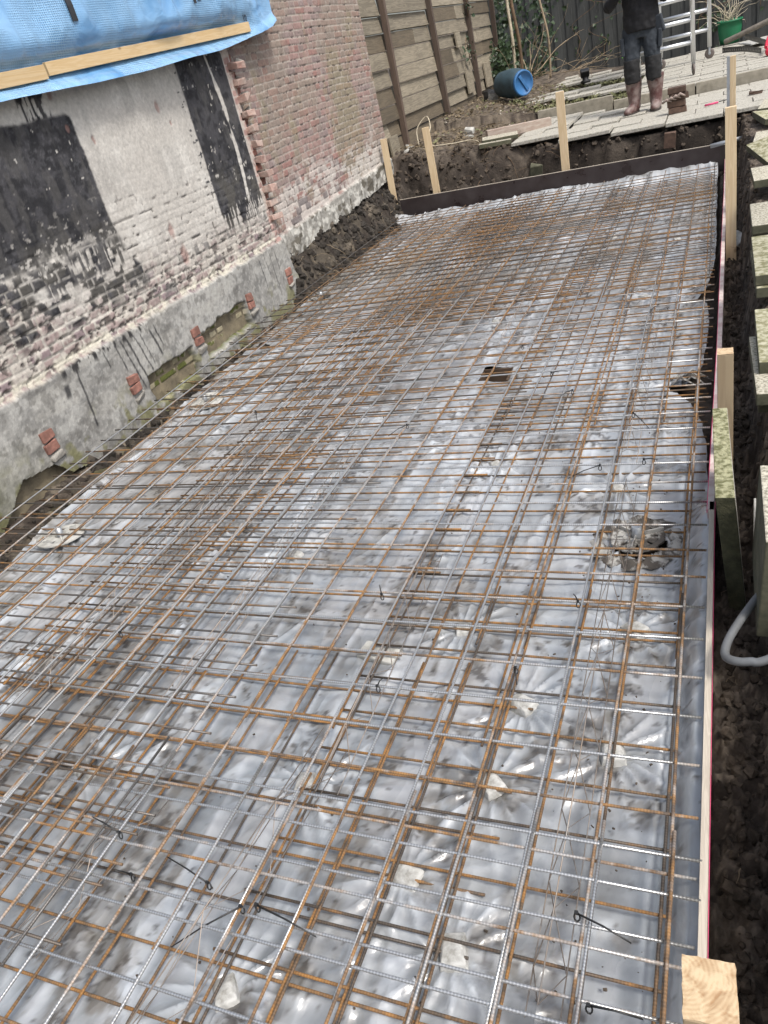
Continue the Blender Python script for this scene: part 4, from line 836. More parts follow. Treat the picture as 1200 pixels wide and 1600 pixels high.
stake('leftmost pale stake, leaning on the brick wall corner of the pit', (-3.79, 9.47, -.2), (-3.765, 9.50, .865), .078, .045, .25)
stake('pale stake behind the left part of the black end board', (-3.25, 9.60, -.1), (-3.25, 9.60, .88), .085, .045, .2)
stake('pale stake behind the middle of the black end board', (-1.655, 9.50, -.1), (-1.63, 9.47, .945), .088, .04, .05)
stake('tall stake on the right, standing before the far corner, white block at its foot', (.048, 6.1, -.32), (.043, 6.1, .865), .070, .045, .0)
st = empty('stake', (.08, 9.42, -.2)); tag(st, 'farthest right stake with one grey painted side, seen above the tall right stake', 'stake', 'wooden stakes round the shuttering')
MB().box((.085, 9.42, .36), (.055, .05, 1.12)).build('timber', M['pine'], st, bevel=.002); MB().box((.043, 9.42, .36), (.028, .052, 1.12)).build('grey_strip', M['zinc'], st)
# square posts: end grain on top, sawn sides
def post(label, x, y, ztop, w_, d_, zbot=-.45, yaw=0, grim=False):
    e = empty('post', (x, y, zbot)); tag(e, label, 'post', 'square posts beside the shutter board')
    MB().box((x, y, (ztop+zbot)/2-.001), (w_, d_, ztop-zbot-.002), (0, 0, yaw)).build('shaft', M['grimy'] if 0 else M['postside'], e, bevel=.002)
    mb = MB(); n = 10; vs = []; rnd = random.Random(int(x*1000)+3)
    q = Euler((0, 0, yaw)).to_matrix()
    for i in range(n+1):
        for j in range(n+1):
            u_, v_ = i/n-.5, j/n-.5; ed = max(abs(u_), abs(v_)) > .49
            p = q @ Vector((u_*w_+(rnd.uniform(-.0009, .0009) if ed else 0), v_*d_+(rnd.uniform(-.0009, .0009) if ed else 0), 0)); vs.append((x+p.x, y+p.y, ztop+rnd.uniform(0, .0006)))
    mb.add(vs, [(i*(n+1)+j, (i+1)*(n+1)+j, (i+1)*(n+1)+j+1, i*(n+1)+j+1) for i in range(n) for j in range(n)], True)
    mb.build('end_grain', M['pinecut'], e)
M['postside'] = wood_mat('sawn_post', (.42, .33, .21), (.30, .22, .135), axis=2, scale=8, knots=False)
post('big square post in the bottom right corner, its pale end grain facing up', -.0185, .563, .50, .066, .082, yaw=.05)
post('square post in the middle of the right shutter board, above the green slab', .004, 2.93, .425, .055, .062, yaw=.02)
# ================================================================== CONCRETE SLABS
def slab(label, c, dims, rot, faces='moss', name='paving_slab', grp='loose concrete slabs right of the trench'):
    mb = MB(); dx, dy, dz = dims; mm = Euler(rot).to_matrix(); rnd = random.Random(int(abs(c[0]*997+c[1]*131+c[2]*71)*10))
    mb.box(c, dims, rot)
    o = mb.build(name, [M['moss'] if faces == 'moss' else M['aggr'], M['slabside']], bevel=.004)
    # sides get the darker concrete colour, top and bottom the facing
    me = o.data
    up = mm @ Vector((0, 0, 1))
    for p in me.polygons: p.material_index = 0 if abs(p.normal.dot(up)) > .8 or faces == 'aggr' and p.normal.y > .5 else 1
    tag(o, label, 'slab', grp); return o
# slab standing on edge, leaning on the shutter board
mb = MB(); A = [(-.036, 2.76), (.008, 2.75), (.036, 2.13), (-.030, 2.12)]
top = [(-.040, 2.74, .285), (.010, 2.74, .285), (.030, 2.12, .285), (-.026, 2.12, .285)]; bt = [(-.005, 2.74, -.20), (.045, 2.74, -.20), (.070, 2.12, -.20), (.020, 2.12, -.20)]
nseg = 1; mb.add(top+bt, [(0, 3, 2, 1), (4, 5, 6, 7), (3, 7, 6, 2), (0, 1, 5, 4), (1, 2, 6, 5), (0, 4, 7, 3)])
o = mb.build('paving_slab', [M['lime'] if 'lime' in M else mat('lime_moss', (.13, .13, .055), .98, col2=(.40, .39, .24), vscale=48, thr=(.40, .58), bump=.012, bscale=70), M['mossd'], M['concs']], bevel=.003)
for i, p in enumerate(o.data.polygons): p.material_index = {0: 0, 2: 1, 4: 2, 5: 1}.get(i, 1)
tag(o, 'slab standing on edge against the shutter board, lime green moss on its top edge', 'slab')
specs = [('mossy slab topmost in the near stack at the right edge, joint across it', (.325, 3.40, .275), (.40, .60, .05), (.01, .01, .0), 'moss'),
         ('slab under the jointed mossy one, its pebbly edge sticking out', (.305, 3.22, .222), (.40, .60, .05), (0, .01, .02), 'aggr'),
         ('dark slab lowest in the near stack at the right edge', (.32, 3.28, .168), (.40, .62, .05), (0, 0, .0), 'moss'),
         ('broad yellow green slab at the right edge, behind the near stack', (.335, 4.30, .355), (.40, .70, .05), (0, 0, .0), 'moss'),
         ('dark slab directly under the broad yellow green one', (.335, 4.26, .302), (.40, .66, .05), (0, 0, .015), 'moss'),
         ('pebbled slab behind the broad yellow green one, pale top', (.345, 5.12, .36), (.40, .50, .05), (.02, 0, .0), 'aggr'),
         ('dark slab under the pale pebbled one', (.35, 5.15, .307), (.40, .50, .05), (0, 0, .0), 'aggr'),
         ('small pebbled slab at the far right under the tilted slab', (.38, 6.2, .375), (.40, .46, .05), (0, 0, .02), 'aggr'),
         ('tilted slab leaning on the stack at the far right, beside the tool handle', (.42, 6.85, .43), (.40, .42, .05), (.25, -.16, .35), 'moss'),
         ('pebbled slab behind the tilted one, level with the tool handle', (.43, 7.65, .37), (.40, .50, .05), (.05, 0, -.1), 'aggr'),
         ('pale slab lying askew just right of the far corner of the trench', (.50, 8.25, .45), (.45, .45, .05), (.05, .1, .2), 'moss'),
         ('upper of two stacked slabs beside the far corner', (.53, 9.1, .44), (.40, .5, .05), (.03, .03, -.15), 'aggr'),
         ('lower of two stacked slabs beside the far corner', (.51, 8.95, .385), (.40, .5, .05), (.0, .0, .1), 'aggr'),
         ('rough upright slab at the right edge beside the green slab, green at its foot', (.118, 1.98, .20), (.06, .40, .32), (0, .05, .0), 'aggr'),
         ('slab with a thin green edge at the lower right border of the picture', (.30, 1.05, .10), (.42, .62, .05), (0, 0, .0), 'moss')]
for s_ in specs: slab(*s_)
# ================================================================== CONDUIT, TOOL
def smooth(pts, n=8):
    pts = [Vector(p) for p in pts]; out = []
    for i in range(len(pts)-1):
        p0 = pts[max(i-1, 0)]; p1 = pts[i]; p2 = pts[i+1]; p3 = pts[min(i+2, len(pts)-1)]
        for k in range(n):
            t_ = k/n; out.append(.5*((2*p1)+(-p0+p2)*t_+(2*p0-5*p1+4*p2-p3)*t_*t_+(-p0+3*p1-3*p2+p3)*t_**3))
    out.append(pts[-1]); return out
MB().tube(smooth([(.50, 2.9, .30), (.24, 2.25, .22), (.125, 1.98, .10), (.075, 1.87, .09), (.038, 1.79, .085), (.008, 1.71, .08), (.002, 1.655, .08), (.022, 1.625, .09), (.06, 1.615, .10), (.12, 1.62, .12), (.4, 1.7, .26), (.8, 1.8, .3)]), .0115, 12).build('conduit', M['greyp'])
tag(bpy.data.objects['conduit'], 'grey bent plastic conduit curling out of the soil at the right edge', 'pipe')
e = empty('hand_tool', (.1, 9.2, .1)); tag(e, 'long handled tool lying over the far corner, grey sleeve and wooden shaft', 'tool')
MB().tube([(-.125, 9.16, .165), (.20, 9.2, .185)], .021, 12).build('grey_sleeve', M['zinc'], e); MB().tube([(.18, 9.2, .184), (.95, 9.32, .36)], .017, 12).build('wooden_shaft', M['piney'], e)
MB().tube([(.093, 2.38, .12), (.091, 2.30, -.04)], .0035, 8).build('plastic_rod', M['white']); tag(bpy.data.objects['plastic_rod'], 'thin white rod standing in the soil right of the green slab', 'rod')
# ================================================================== TARP AND BATTENS
Tp = empty('blue_tarp', (-3.7, 5, 2.0)); tag(Tp, 'glossy blue sheeting hung on the plastered wall, numbered 10 in its corner', 'tarp')
ys = lin([(1.2, 7.36, .014)]); zz_ = np.linspace(0, 1, 80); YT, VT = np.meshgrid(ys, zz_)
low = np.interp(ys, [1.2, 3.0, 3.87, 4.6, 5.2, 5.7, 6.2, 6.7, 7.0, 7.25, 7.36], [1.86, 1.88, 1.915, 1.925, 1.945, 1.98, 2.00, 2.055, 2.09, 2.13, 2.17])
ZT = low[None, :]+VT*(3.05-low[None, :])
bz_ = np.interp(YT, [3.9, 6.86], [2.03, 2.15])                # batten height pins the sheet to the wall
pin = np.exp(-(np.maximum(0, np.abs(ZT-bz_)-.03)/.06)**2)*sst(7.0, 6.85, YT)
fo1 = ridge(YT*2.6+.5*ZT, ZT*.7, 301, 3); fo2 = ridge(YT*5+ZT*2.4, ZT*1.5-YT*.6, 302, 3); fo3 = fbm(YT*1.1, ZT*1.4, 303, 3)
XT = -3.755+(.075*fo3+.10*np.clip(fo1-.5, 0, 1)+.05*np.clip(fo2-.5, 0, 1)*sst(5.6, 6.4, YT)+.02)*(1-pin)
XT += .035*sst(.08, .0, ZT-low[None, :])*(.6+.6*fbm(YT*2, ZT*0, 305, 2))
tm = bpy.data.materials.new('blue_sheeting'); tm.use_nodes = True; t = tm.node_tree; N = t.nodes; Lk = t.links; b = N['Principled BSDF']
tc = N.new('ShaderNodeTexCoord'); sp = N.new('ShaderNodeSeparateXYZ'); Lk.new(tc.outputs['Object'], sp.inputs[0])
def sine(sock, f):
    a_ = N.new('ShaderNodeMath'); a_.operation = 'MULTIPLY'; a_.inputs[1].default_value = 2*math.pi*f; Lk.new(sock, a_.inputs[0]); s_ = N.new('ShaderNodeMath'); s_.operation = 'SINE'; Lk.new(a_.outputs[0], s_.inputs[0]); return s_.outputs[0]
g1_ = sine(sp.outputs['Y'], 62); g2_ = sine(sp.outputs['Z'], 80); pr = N.new('ShaderNodeMath'); pr.operation = 'MAXIMUM'; Lk.new(g1_, pr.inputs[0]); Lk.new(g2_, pr.inputs[1])
gr = N.new('ShaderNodeMapRange'); gr.inputs[1].default_value = -.2; gr.inputs[2].default_value = .9; gr.inputs[3].default_value = .0; gr.inputs[4].default_value = 1.0; Lk.new(pr.outputs[0], gr.inputs[0])
nz = N.new('ShaderNodeTexNoise'); nz.inputs['Scale'].default_value = 1.7; nz.inputs['Detail'].default_value = 3; Lk.new(tc.outputs['Object'], nz.inputs['Vector'])
msk = N.new('ShaderNodeMapRange'); msk.inputs[1].default_value = .42; msk.inputs[2].default_value = .56; Lk.new(nz.outputs['Fac'], msk.inputs[0])
mm_ = N.new('ShaderNodeMath'); mm_.operation = 'MULTIPLY'; Lk.new(gr.outputs[0], mm_.inputs[0]); Lk.new(msk.outputs[0], mm_.inputs[1])
mx = N.new('ShaderNodeMix'); mx.data_type = 'RGBA'; mx.inputs[6].default_value = (.10, .27, .52, 1); mx.inputs[7].default_value = (.30, .50, .70, 1); Lk.new(mm_.outputs[0], mx.inputs[0]); 
nz2 = N.new('ShaderNodeTexNoise'); nz2.inputs['Scale'].default_value = 2.4; nz2.inputs['Detail'].default_value = 5; nz2.inputs['Distortion'].default_value = 1.2; Lk.new(tc.outputs['Object'], nz2.inputs['Vector'])
mv = N.new('ShaderNodeMapRange'); mv.inputs[1].default_value = .35; mv.inputs[2].default_value = .65; Lk.new(nz2.outputs['Fac'], mv.inputs[0])
mx2 = N.new('ShaderNodeMix'); mx2.data_type = 'RGBA'; Lk.new(mv.outputs[0], mx2.inputs[0]); Lk.new(mx.outputs[2], mx2.inputs[6]); mx2.inputs[7].default_value = (.25, .45, .69, 1)
Lk.new(mx2.outputs[2], b.inputs['Base Color']); b.inputs['Roughness'].default_value = .25; b.inputs['Coat Weight'].default_value = .4; b.inputs['Coat Roughness'].default_value = .15
bp = N.new('ShaderNodeBump'); bp.inputs['Distance'].default_value = .003; Lk.new(mm_.outputs[0], bp.inputs['Height']); 
bp2 = N.new('ShaderNodeBump'); bp2.inputs['Distance'].default_value = .05; bp2.inputs['Strength'].default_value = .6; Lk.new(nz2.outputs['Fac'], bp2.inputs['Height']); Lk.new(bp.outputs[0], bp2.inputs['Normal']); Lk.new(bp2.outputs[0], b.inputs['Normal'])
grid('sheet', np.stack([XT, YT, ZT], -1), tm, None, None, Tp)
def text(s_, c, size, parent, m_, rot):
    cu = bpy.data.curves.new('t', 'FONT'); cu.body = s_; cu.size = size; cu.extrude = .001; cu.align_x = 'CENTER'; cu.align_y = 'CENTER'
    o = bpy.data.objects.new('printed_number', cu); COL.objects.link(o); bpy.context.view_layer.update()
    dg = bpy.context.evaluated_depsgraph_get(); me = bpy.data.meshes.new_from_object(o.evaluated_get(dg)); bpy.data.objects.remove(o)
    o = bpy.data.objects.new('printed_number', me); COL.objects.link(o); me.materials.clear(); me.materials.append(m_); o.parent = parent; o.location = Vector(c)-WL[parent.name]; o.rotation_euler = rot; WL[o.name] = Vector(c)
    return o
def sheetx(y_, z_):
    j = int(np.clip(np.searchsorted(ys, y_), 0, len(ys)-1)); i = int(round((z_-low[j])/(3.05-low[j])*79)); i = min(max(i, 0), 79)
    return float(XT[max(0, i-2):i+3, max(0, j-3):j+4].max())+.004
text('10', (sheetx(6.82, 2.21)+.004, 6.82, 2.21), .07, Tp, M['blackbit'], (R(90), 0, R(90)))
def mark(y_, z0_, z1_, w_, n=8):
    mb = MB(); vs = []
    for k in range(n+1):
        z_ = z0_+(z1_-z0_)*k/n; x_ = sheetx(y_, z_); vs += [(x_, y_-w_/2, z_), (x_, y_+w_/2, z_), (x_-.004, y_+w_/2, z_), (x_-.004, y_-w_/2, z_)]
    mb.add(vs, [(4*i+j, 4*i+(j+1) % 4, 4*i+4+(j+1) % 4, 4*i+4+j) for i in range(n) for j in range(4)]+[(3, 2, 1, 0), (4*n, 4*n+1, 4*n+2, 4*n+3)]); mb.build('printed_mark', M['blackbit'], Tp)
mark(4.60, 2.265, 2.60, .050); mark(6.02, 2.325, 2.46, .030); mark(6.10, 2.345, 2.46, .05)
o = MB().beam((-3.742, 4.255, 2.043), (-3.742, 6.87, 2.143), .022, .064, up=(1, 0, 0)); 
mb = MB(); mb.beam((-3.728, 4.255, 2.040), (-3.728, 6.87, 2.148), .022, .074); tag(mb.build('batten', M['piney'], bevel=.002), 'long wooden batten nailed across the blue tarp', 'batten', 'battens holding the tarp')
mb = MB(); mb.beam((-3.726, 2.2, 1.955), (-3.726, 4.235, 2.028), .024, .078); tag(mb.build('batten', M['piney'], bevel=.002), 'shorter wooden batten at the left edge of the picture, butting on the long one', 'batten', 'battens holding the tarp')
# ================================================================== TIMBER WALL
Tw = empty('timber_wall', (-4.05, 13.2, .5)); tag(Tw, 'tall weathered wall of stacked old planks with posts, behind the brick wall', 'fence')
rnd = random.Random(31); bays = [(9.78, 10.90), (10.98, 12.92), (13.0, 15.02), (15.1, 16.75)]
for bi_, (a, b_) in enumerate(bays):
    z = .36+.02*bi_; c_ = 0
    while z < 3.0:
        h_ = rnd.uniform(.185, .215); lean = rnd.uniform(.03, .075); xj = -4.06+rnd.uniform(-.012, .012)
        cuts = [a, b_]
        if rnd.random() < .35: cuts = [a, rnd.uniform(a+.4, b_-.4), b_]
        for p0, p1 in zip(cuts[:-1], cuts[1:]):
            mb = MB(); mb.box((xj+rnd.uniform(-.008, .008), (p0+p1)/2, z+h_/2), (.045, p1-p0-.006, h_-.012), (0, -lean*2.2, rnd.uniform(-.004, .004)), jit=.004)
            mb.build('plank', M['wplankd'] if rnd.random() < .22 or c_ < 2 else M['wplank'], Tw, bevel=.003)
        z += h_; c_ += 1
for yp, top_ in ((10.93, 3.1), (12.95, 3.1), (15.05, 3.1), (16.8, 3.1)):
    mb = MB(); mb.box((-3.985, yp, 1.75), (.075, .08, 2.8), (0, rnd.uniform(-.02, .02), 0), jit=.004); mb.build('post', M['postw'], Tw, bevel=.004)
for (yp, z_, w_, h_) in ((14.25, 1.70, .30, .22), (14.6, 1.05, .42, .34), (15.9, 1.05, .5, .4), (10.45, .62, .35, .36)):
    mb = MB(); mb.box((-4.0, yp, z_), (.03, w_, h_), (0, -.05, .03)); mb.build('patch_board', M['wplank'], Tw, bevel=.003)
# ================================================================== BACK FENCE
Fe = empty('back_fence', (-.5, 18.4, .5)); tag(Fe, 'dark grey vertical board fence with ivy strands at the back', 'fence')
rnd = random.Random(41); x = -4.6
while x < 4.0:
    w_ = .145; front = int(round((x+4.6)/.125)) % 2; mb = MB(); mb.box((x, 18.40+.022*front, 1.5), (w_, .018, 2.5+rnd.uniform(-.02, .02)), (0, rnd.uniform(-.004, .004), 0), jit=.001); mb.build('fence_board', M['fenced'], Fe, bevel=.002); x += .125
for zr in (.8, 1.7, 2.5): mb = MB(); mb.box((-.3, 18.45, zr), (8.7, .02, .09)); mb.build('rail', M['fenced'], Fe)
for xp in (-4.55, -2.75, -.95, .85, 2.65): mb = MB(); mb.box((xp, 18.50, 1.6), (.09, .09, 2.8)); mb.build('fence_post', M['fenced'], Fe)
# ================================================================== IVY AND DEAD STEMS
def leaves(pts, size, rnd, nrm=None):
    mb = MB()
    for p in pts:
        p = Vector(p); s = size*rnd.uniform(.6, 1.3); n_ = (Vector(nrm) if nrm else Vector((0, 0, 1)))+Vector((rnd.gauss(0, .5), rnd.gauss(0, .5), rnd.gauss(0, .5))); n_.normalize()
        u_ = n_.cross(Vector((rnd.random(), rnd.random(), rnd.random()))).normalized(); v_ = n_.cross(u_)
        mb.add([p-v_*s*.5, p+u_*s*.55-v_*s*.1+n_*s*.1, p+v_*s*.7, p-u_*s*.55-v_*s*.1+n_*s*.1, p+n_*s*-.03], [(0, 1, 4), (1, 2, 4), (2, 3, 4), (3, 0, 4)])
    return mb
def ivy(label, stems, n, size, seed, spread, grp=None, nrm=(0, -1, .3), name='ivy'):
    rnd = random.Random(seed); e = empty(name, stems[0][0]); tag(e, label, 'ivy', grp); mb = MB(); pts = []
    for st in stems:
        sp_ = smooth(st, 6); mb.tube(sp_, [.008*(1-.7*i/len(sp_)) for i in range(len(sp_))], 5)
        for i in range(n):
            p = sp_[rnd.randrange(len(sp_))]; pts.append(p+Vector((rnd.gauss(0, spread), rnd.gauss(0, spread*.5), rnd.gauss(0, spread))))
    mb.build('stem', M['root'], e); leaves(pts, size, rnd, nrm).build('leaves', M['leaf'], e); return e
ivy('dense dark ivy covering the corner between the timber wall and the back fence', [[(-3.9, 17.0, .7), (-3.95, 17.05, 1.4), (-3.9, 17.0, 2.1), (-3.9, 17, 2.8)], [(-3.75, 17.3, .7), (-3.7, 17.35, 1.5), (-3.8, 17.3, 2.7)], [(-3.4, 17.9, .8), (-3.3, 17.95, 1.6), (-3.35, 18, 2.7)], [(-3.9, 16.6, 1.0), (-3.88, 16.5, 1.3), (-3.9, 16.3, 1.1)]], 300, .075, 51, .15)
ivy('ivy tuft growing between the timber planks beside the third post', [[(-3.97, 14.7, 1.4), (-3.93, 14.5, 1.7), (-3.95, 14.4, 1.5)], [(-3.97, 15.0, 2.0), (-3.94, 14.9, 2.3)]], 26, .06, 52, .07, nrm=(1, 0, .3))
for i, (xx, z0_, z1_, lab) in enumerate(((-2.75, .9, 2.3, 'thin ivy strand climbing the back fence left of the worker'), (-2.2, .8, 1.5, 'short ivy strand low on the back fence, left of the worker'), (-1.75, .8, 2.1, 'ivy strand on the back fence just left of the worker'), (-.45, .8, 2.0, 'ivy seen through the aluminium frame'), (-.1, .8, 1.5, 'dark ivy clump beside the green pot'), (.62, 1.0, 2.0, 'ivy at the right edge of the picture behind the pot'))):
    rnd = random.Random(60+i); pts = [(xx+rnd.gauss(0, .08)*k, 18.33, z0_+(z1_-z0_)*k/5) for k in range(6)]
    ivy(lab, [pts], 30 if i != 4 else 90, .065, 70+i, .10 if i != 4 else .13, 'ivy strands on the back fence')
def branches(name, label, base, n, ln, seed, dirs, rad=(.006, .014), m_='twig', cat='branches', sub=2):
    rnd = random.Random(seed); mb = MB()
    for i in range(n):
        p = Vector(base)+Vector((rnd.gauss(0, .1), rnd.gauss(0, .12), 0)); d = Vector(dirs)+Vector((rnd.gauss(0, .45), rnd.gauss(0, .4), rnd.gauss(0, .3))); d.normalize(); L_ = rnd.uniform(*ln); pts = [p.copy()]
        for k in range(7):
            d = (d+Vector((rnd.gauss(0, .13), rnd.gauss(0, .13), rnd.gauss(-.03, .12)))).normalized(); p = p+d*L_/7; pts.append(p.copy())
            if k > 1 and rnd.random() < .25*sub:
                dd = (d+Vector((rnd.gauss(0, .6), rnd.gauss(0, .6), rnd.gauss(.1, .5)))).normalized(); mb.tube([p, p+dd*L_*.12, p+dd*L_*.22+Vector((0, 0, rnd.gauss(0, .03)))], [.004, .003, .0015], 4)
        r0 = rnd.uniform(*rad); mb.tube(pts, [r0*(1-.11*j) for j in range(8)], 5)
    o = mb.build(name, M[m_]); tag(o, label, cat); return o
branches('dead_branches', 'heap of pale dead branches leaning in the corner behind the blue barrel', (-3.45, 16.6, .75), 17, (.6, 1.7), 81, (.55, -.2, .55))
branches('dead_twigs', 'thin dry twigs lying on the ground in front of the back fence', (-2.7, 17.3, .72), 12, (.4, 1.1), 82, (.8, -.1, .12), (.003, .007))
MB().tube(smooth([(-3.64, 16.5, .7), (-3.60, 16.48, 1.4), (-3.62, 16.5, 2.2), (-3.6, 16.5, 3.0)]), [.028]*25, 8).build('bare_stem', M['stem']); tag(bpy.data.objects['bare_stem'], 'thick pale peeled stem standing upright before the corner ivy', 'stem')
MB().tube(smooth([(-3.50, 16.5, .7), (-3.48, 16.48, 1.4), (-3.55, 16.5, 2.2), (-3.5, 16.5, 3.0)]), [.030]*25, 8).build('trunk', M['root']); tag(bpy.data.objects['trunk'], 'dark ribbed stem beside the pale peeled stem', 'stem')
MB().tube(smooth([(-3.05, 16.9, .7), (-3.02, 16.9, 1.4), (-3.15, 17, 2.2), (-3.1, 17, 3.0)]), [.020]*25, 8).build('bare_stem', M['twig']); tag(bpy.data.objects['bare_stem.001'], 'brown upright stem right of the blue barrel', 'stem')
# weeds on the rear paving
def weeds(name, label, x0, x1, y0, y1, n, seed, size=.035, h_=.05, m_='leafd', cat='weeds'):
    rnd = random.Random(seed); pts = []
    for i in range(n):
        x_ = rnd.uniform(x0, x1); y_ = rnd.uniform(y0, y1)
        if fbm(np.array([x_*3.]), np.array([y_*3.]), seed)[0] < .46: continue
        zb_ = float(ground_z(np.array([x_]), np.array([y_]))[0]); pts.append((x_, y_, zb_+.02+rnd.random()*h_))
    o = leaves(pts, size, rnd).build(name, M[m_]); tag(o, label, cat, kind='stuff'); return o
weeds('weeds', 'low green weeds covering the soil and slabs left of the worker', -3.0, -1.2, 12.45, 13.4, 1500, 91)
weeds('weeds', 'strip of low weeds between the slab rows in front of the back fence', -2.9, -.9, 14.4, 15.2, 1100, 92)
weeds('leaf_litter', 'brown fallen leaves and weeds on the soil by the timber wall', -3.95, -2.3, 10.4, 15.5, 1700, 93, .04, .02, 'litter', 'leaves')
weeds('weeds', 'small green weeds among the litter by the timber wall', -3.95, -2.3, 10.8, 15.0, 260, 94, .04, .05)
# ================================================================== BACK GARDEN OBJECTS
e = empty('barrel', (-3.05, 13.9, .66)); tag(e, 'plastic barrel lying on its side, dark teal body and bright blue lid', 'barrel')
ax = Vector((.74, -.66, -.05)).normalized(); q = ax.to_track_quat('Z', 'Y').to_matrix(); c0 = Vector((-2.92, 13.72, .89))
prof = [(.0, -.56), (.165, -.56), (.185, -.54), (.19, -.50), (.20, -.42), (.215, -.28), (.215, -.16), (.20, -.06), (.195, -.03), (.172, .0)]
MB().lathe(prof, c0, q, 32).build('body', M['teal'], e)
MB().lathe([(.172, -.012), (.186, -.005), (.186, .028), (.176, .038), (.160, .038), (.155, .020), (.0, .018)], c0, q, 32).build('lid', M['bluep'], e)
mb = MB(); mb.box(c0+ax*.030, (.05, .26, .02), q @ Euler((0, 0, .6)).to_matrix()); mb.build('lid_bar', M['bluep'], e, bevel=.004)
mb = MB(); rnd = random.Random(3); P0 = Vector((-3.62, 14.3, .72))
vs = [P0+Vector((.12*math.cos(a)*rnd.uniform(.6, 1.1), .10*math.sin(a)*rnd.uniform(.6, 1.1), z_)) for z_ in (0, .07, .14) for a in [k*math.pi/4 for k in range(8)]]; vs.append(P0+Vector((0, 0, .17)))
mb.add(vs, [(8*r+k, 8*r+(k+1) % 8, 8*r+8+(k+1) % 8, 8*r+8+k) for r in (0, 1) for k in range(8)]+[(16+k, 16+(k+1) % 8, 24) for k in range(8)])
o = mb.build('crumpled_bag', M['black']); tag(o, 'crumpled black and silver plastic bag left of the barrel', 'bag')
mb = MB(); mb.box(P0+Vector((.09, -.12, .05)), (.16, .01, .10), (.5, .2, .5), jit=.015); tag(mb.build('silver_scrap', M['white']), 'pale scrap of packaging leaning on the black bag', 'scrap')
e = empty('garden_lamp', (-2.15, 15.1, .62)); tag(e, 'small black garden spotlight standing at the end of the paving, left of the worker', 'lamp')
MB().lathe([(0, 0), (.08, 0), (.09, .03), (.05, .05), (.05, .09), (.0, .09)], (-2.15, 15.1, .60), None, 14).build('base', M['black'], e); mb = MB(); mb.box((-2.15, 15.08, .75), (.15, .10, .12), (.5, 0, .2)); mb.build('housing', M['black'], e, bevel=.02)
# beam and slab on the soil
mb = MB(); mb.beam((-2.86, 10.86, .53), (-2.10, 11.30, .49), .09, .12); tag(mb.build('concrete_beam', mat('pinkish_beam', (.30, .22, .18), .9, col2=(.46, .40, .34), vscale=8, stretch=(1, 1, 4), bump=.003), bevel=.006), 'short pinkish concrete beam lying on the soil behind the second stake', 'beam')
slab('pebbled slab tucked in front of the pinkish beam', (-2.62, 10.58, .50), (.45, .26, .05), (.05, .04, .25), 'aggr', grp='loose slabs behind the pit')
slab('short slab lying at the brink of the dug bank left of the paving', (-2.62, 10.30, .475), (.40, .24, .05), (-.05, .05, .25), 'aggr', grp='loose slabs behind the pit')
# brick stack
e = None
for i, (dx, yw, lab) in enumerate(((0, .1, 'lowest brown brick of the little stack beside the boots'), (-.01, -.05, 'second brown brick from below in the little stack'), (.02, .22, 'third brown brick from below, turned askew in the little stack'), (0, 0, 'topmost brown brick of the little stack beside the boots'))):
    mb = MB(); mb.box((-.50+dx, 10.68, .398+i*.070), (.20, .11, .066), (0, 0, yw), jit=.004); tag(mb.build('brick', M['clinker'], bevel=.005), lab, 'brick', 'brown bricks stacked by the worker')
mb = MB(); rnd = random.Random(9)
for i in range(4): p = Vector((-.66+.05*i, 10.62, .50+.012*i)); mb.tube([p, p+Vector((.05, -.02, .03)), p+Vector((.10, .0, .0))], [.022, .028, .012], 7, sq=.6)
tag(mb.build('crumpled_rag', mat('dusty_rag', (.30, .24, .21), .95, var=.3)), 'crumpled dusty rag draped between the boots and the brick stack', 'rag')
e = empty('marker', (-.12, 10.75, .37)); tag(e, 'magenta marking tool with a thin dark tip lying on the slab right of the bricks', 'marker')
MB().tube([(-.20, 10.67, .380), (-.06, 10.73, .380)], .012, 8).build('barrel_grip', mat('magenta', (.50, .05, .14), .5), e); MB().tube([(-.05, 10.735, .385), (.10, 10.80, .385)], .006, 6).build('tip', M['black'], e)
mb = MB(); mb.box((.34, 10.95, .378), (.14, .05, .03), (0, 0, .25), jit=.01); tag(mb.build('brick_chip', M['clinker']), 'small dark brick chip lying on the front paving at the right', 'brick chip')
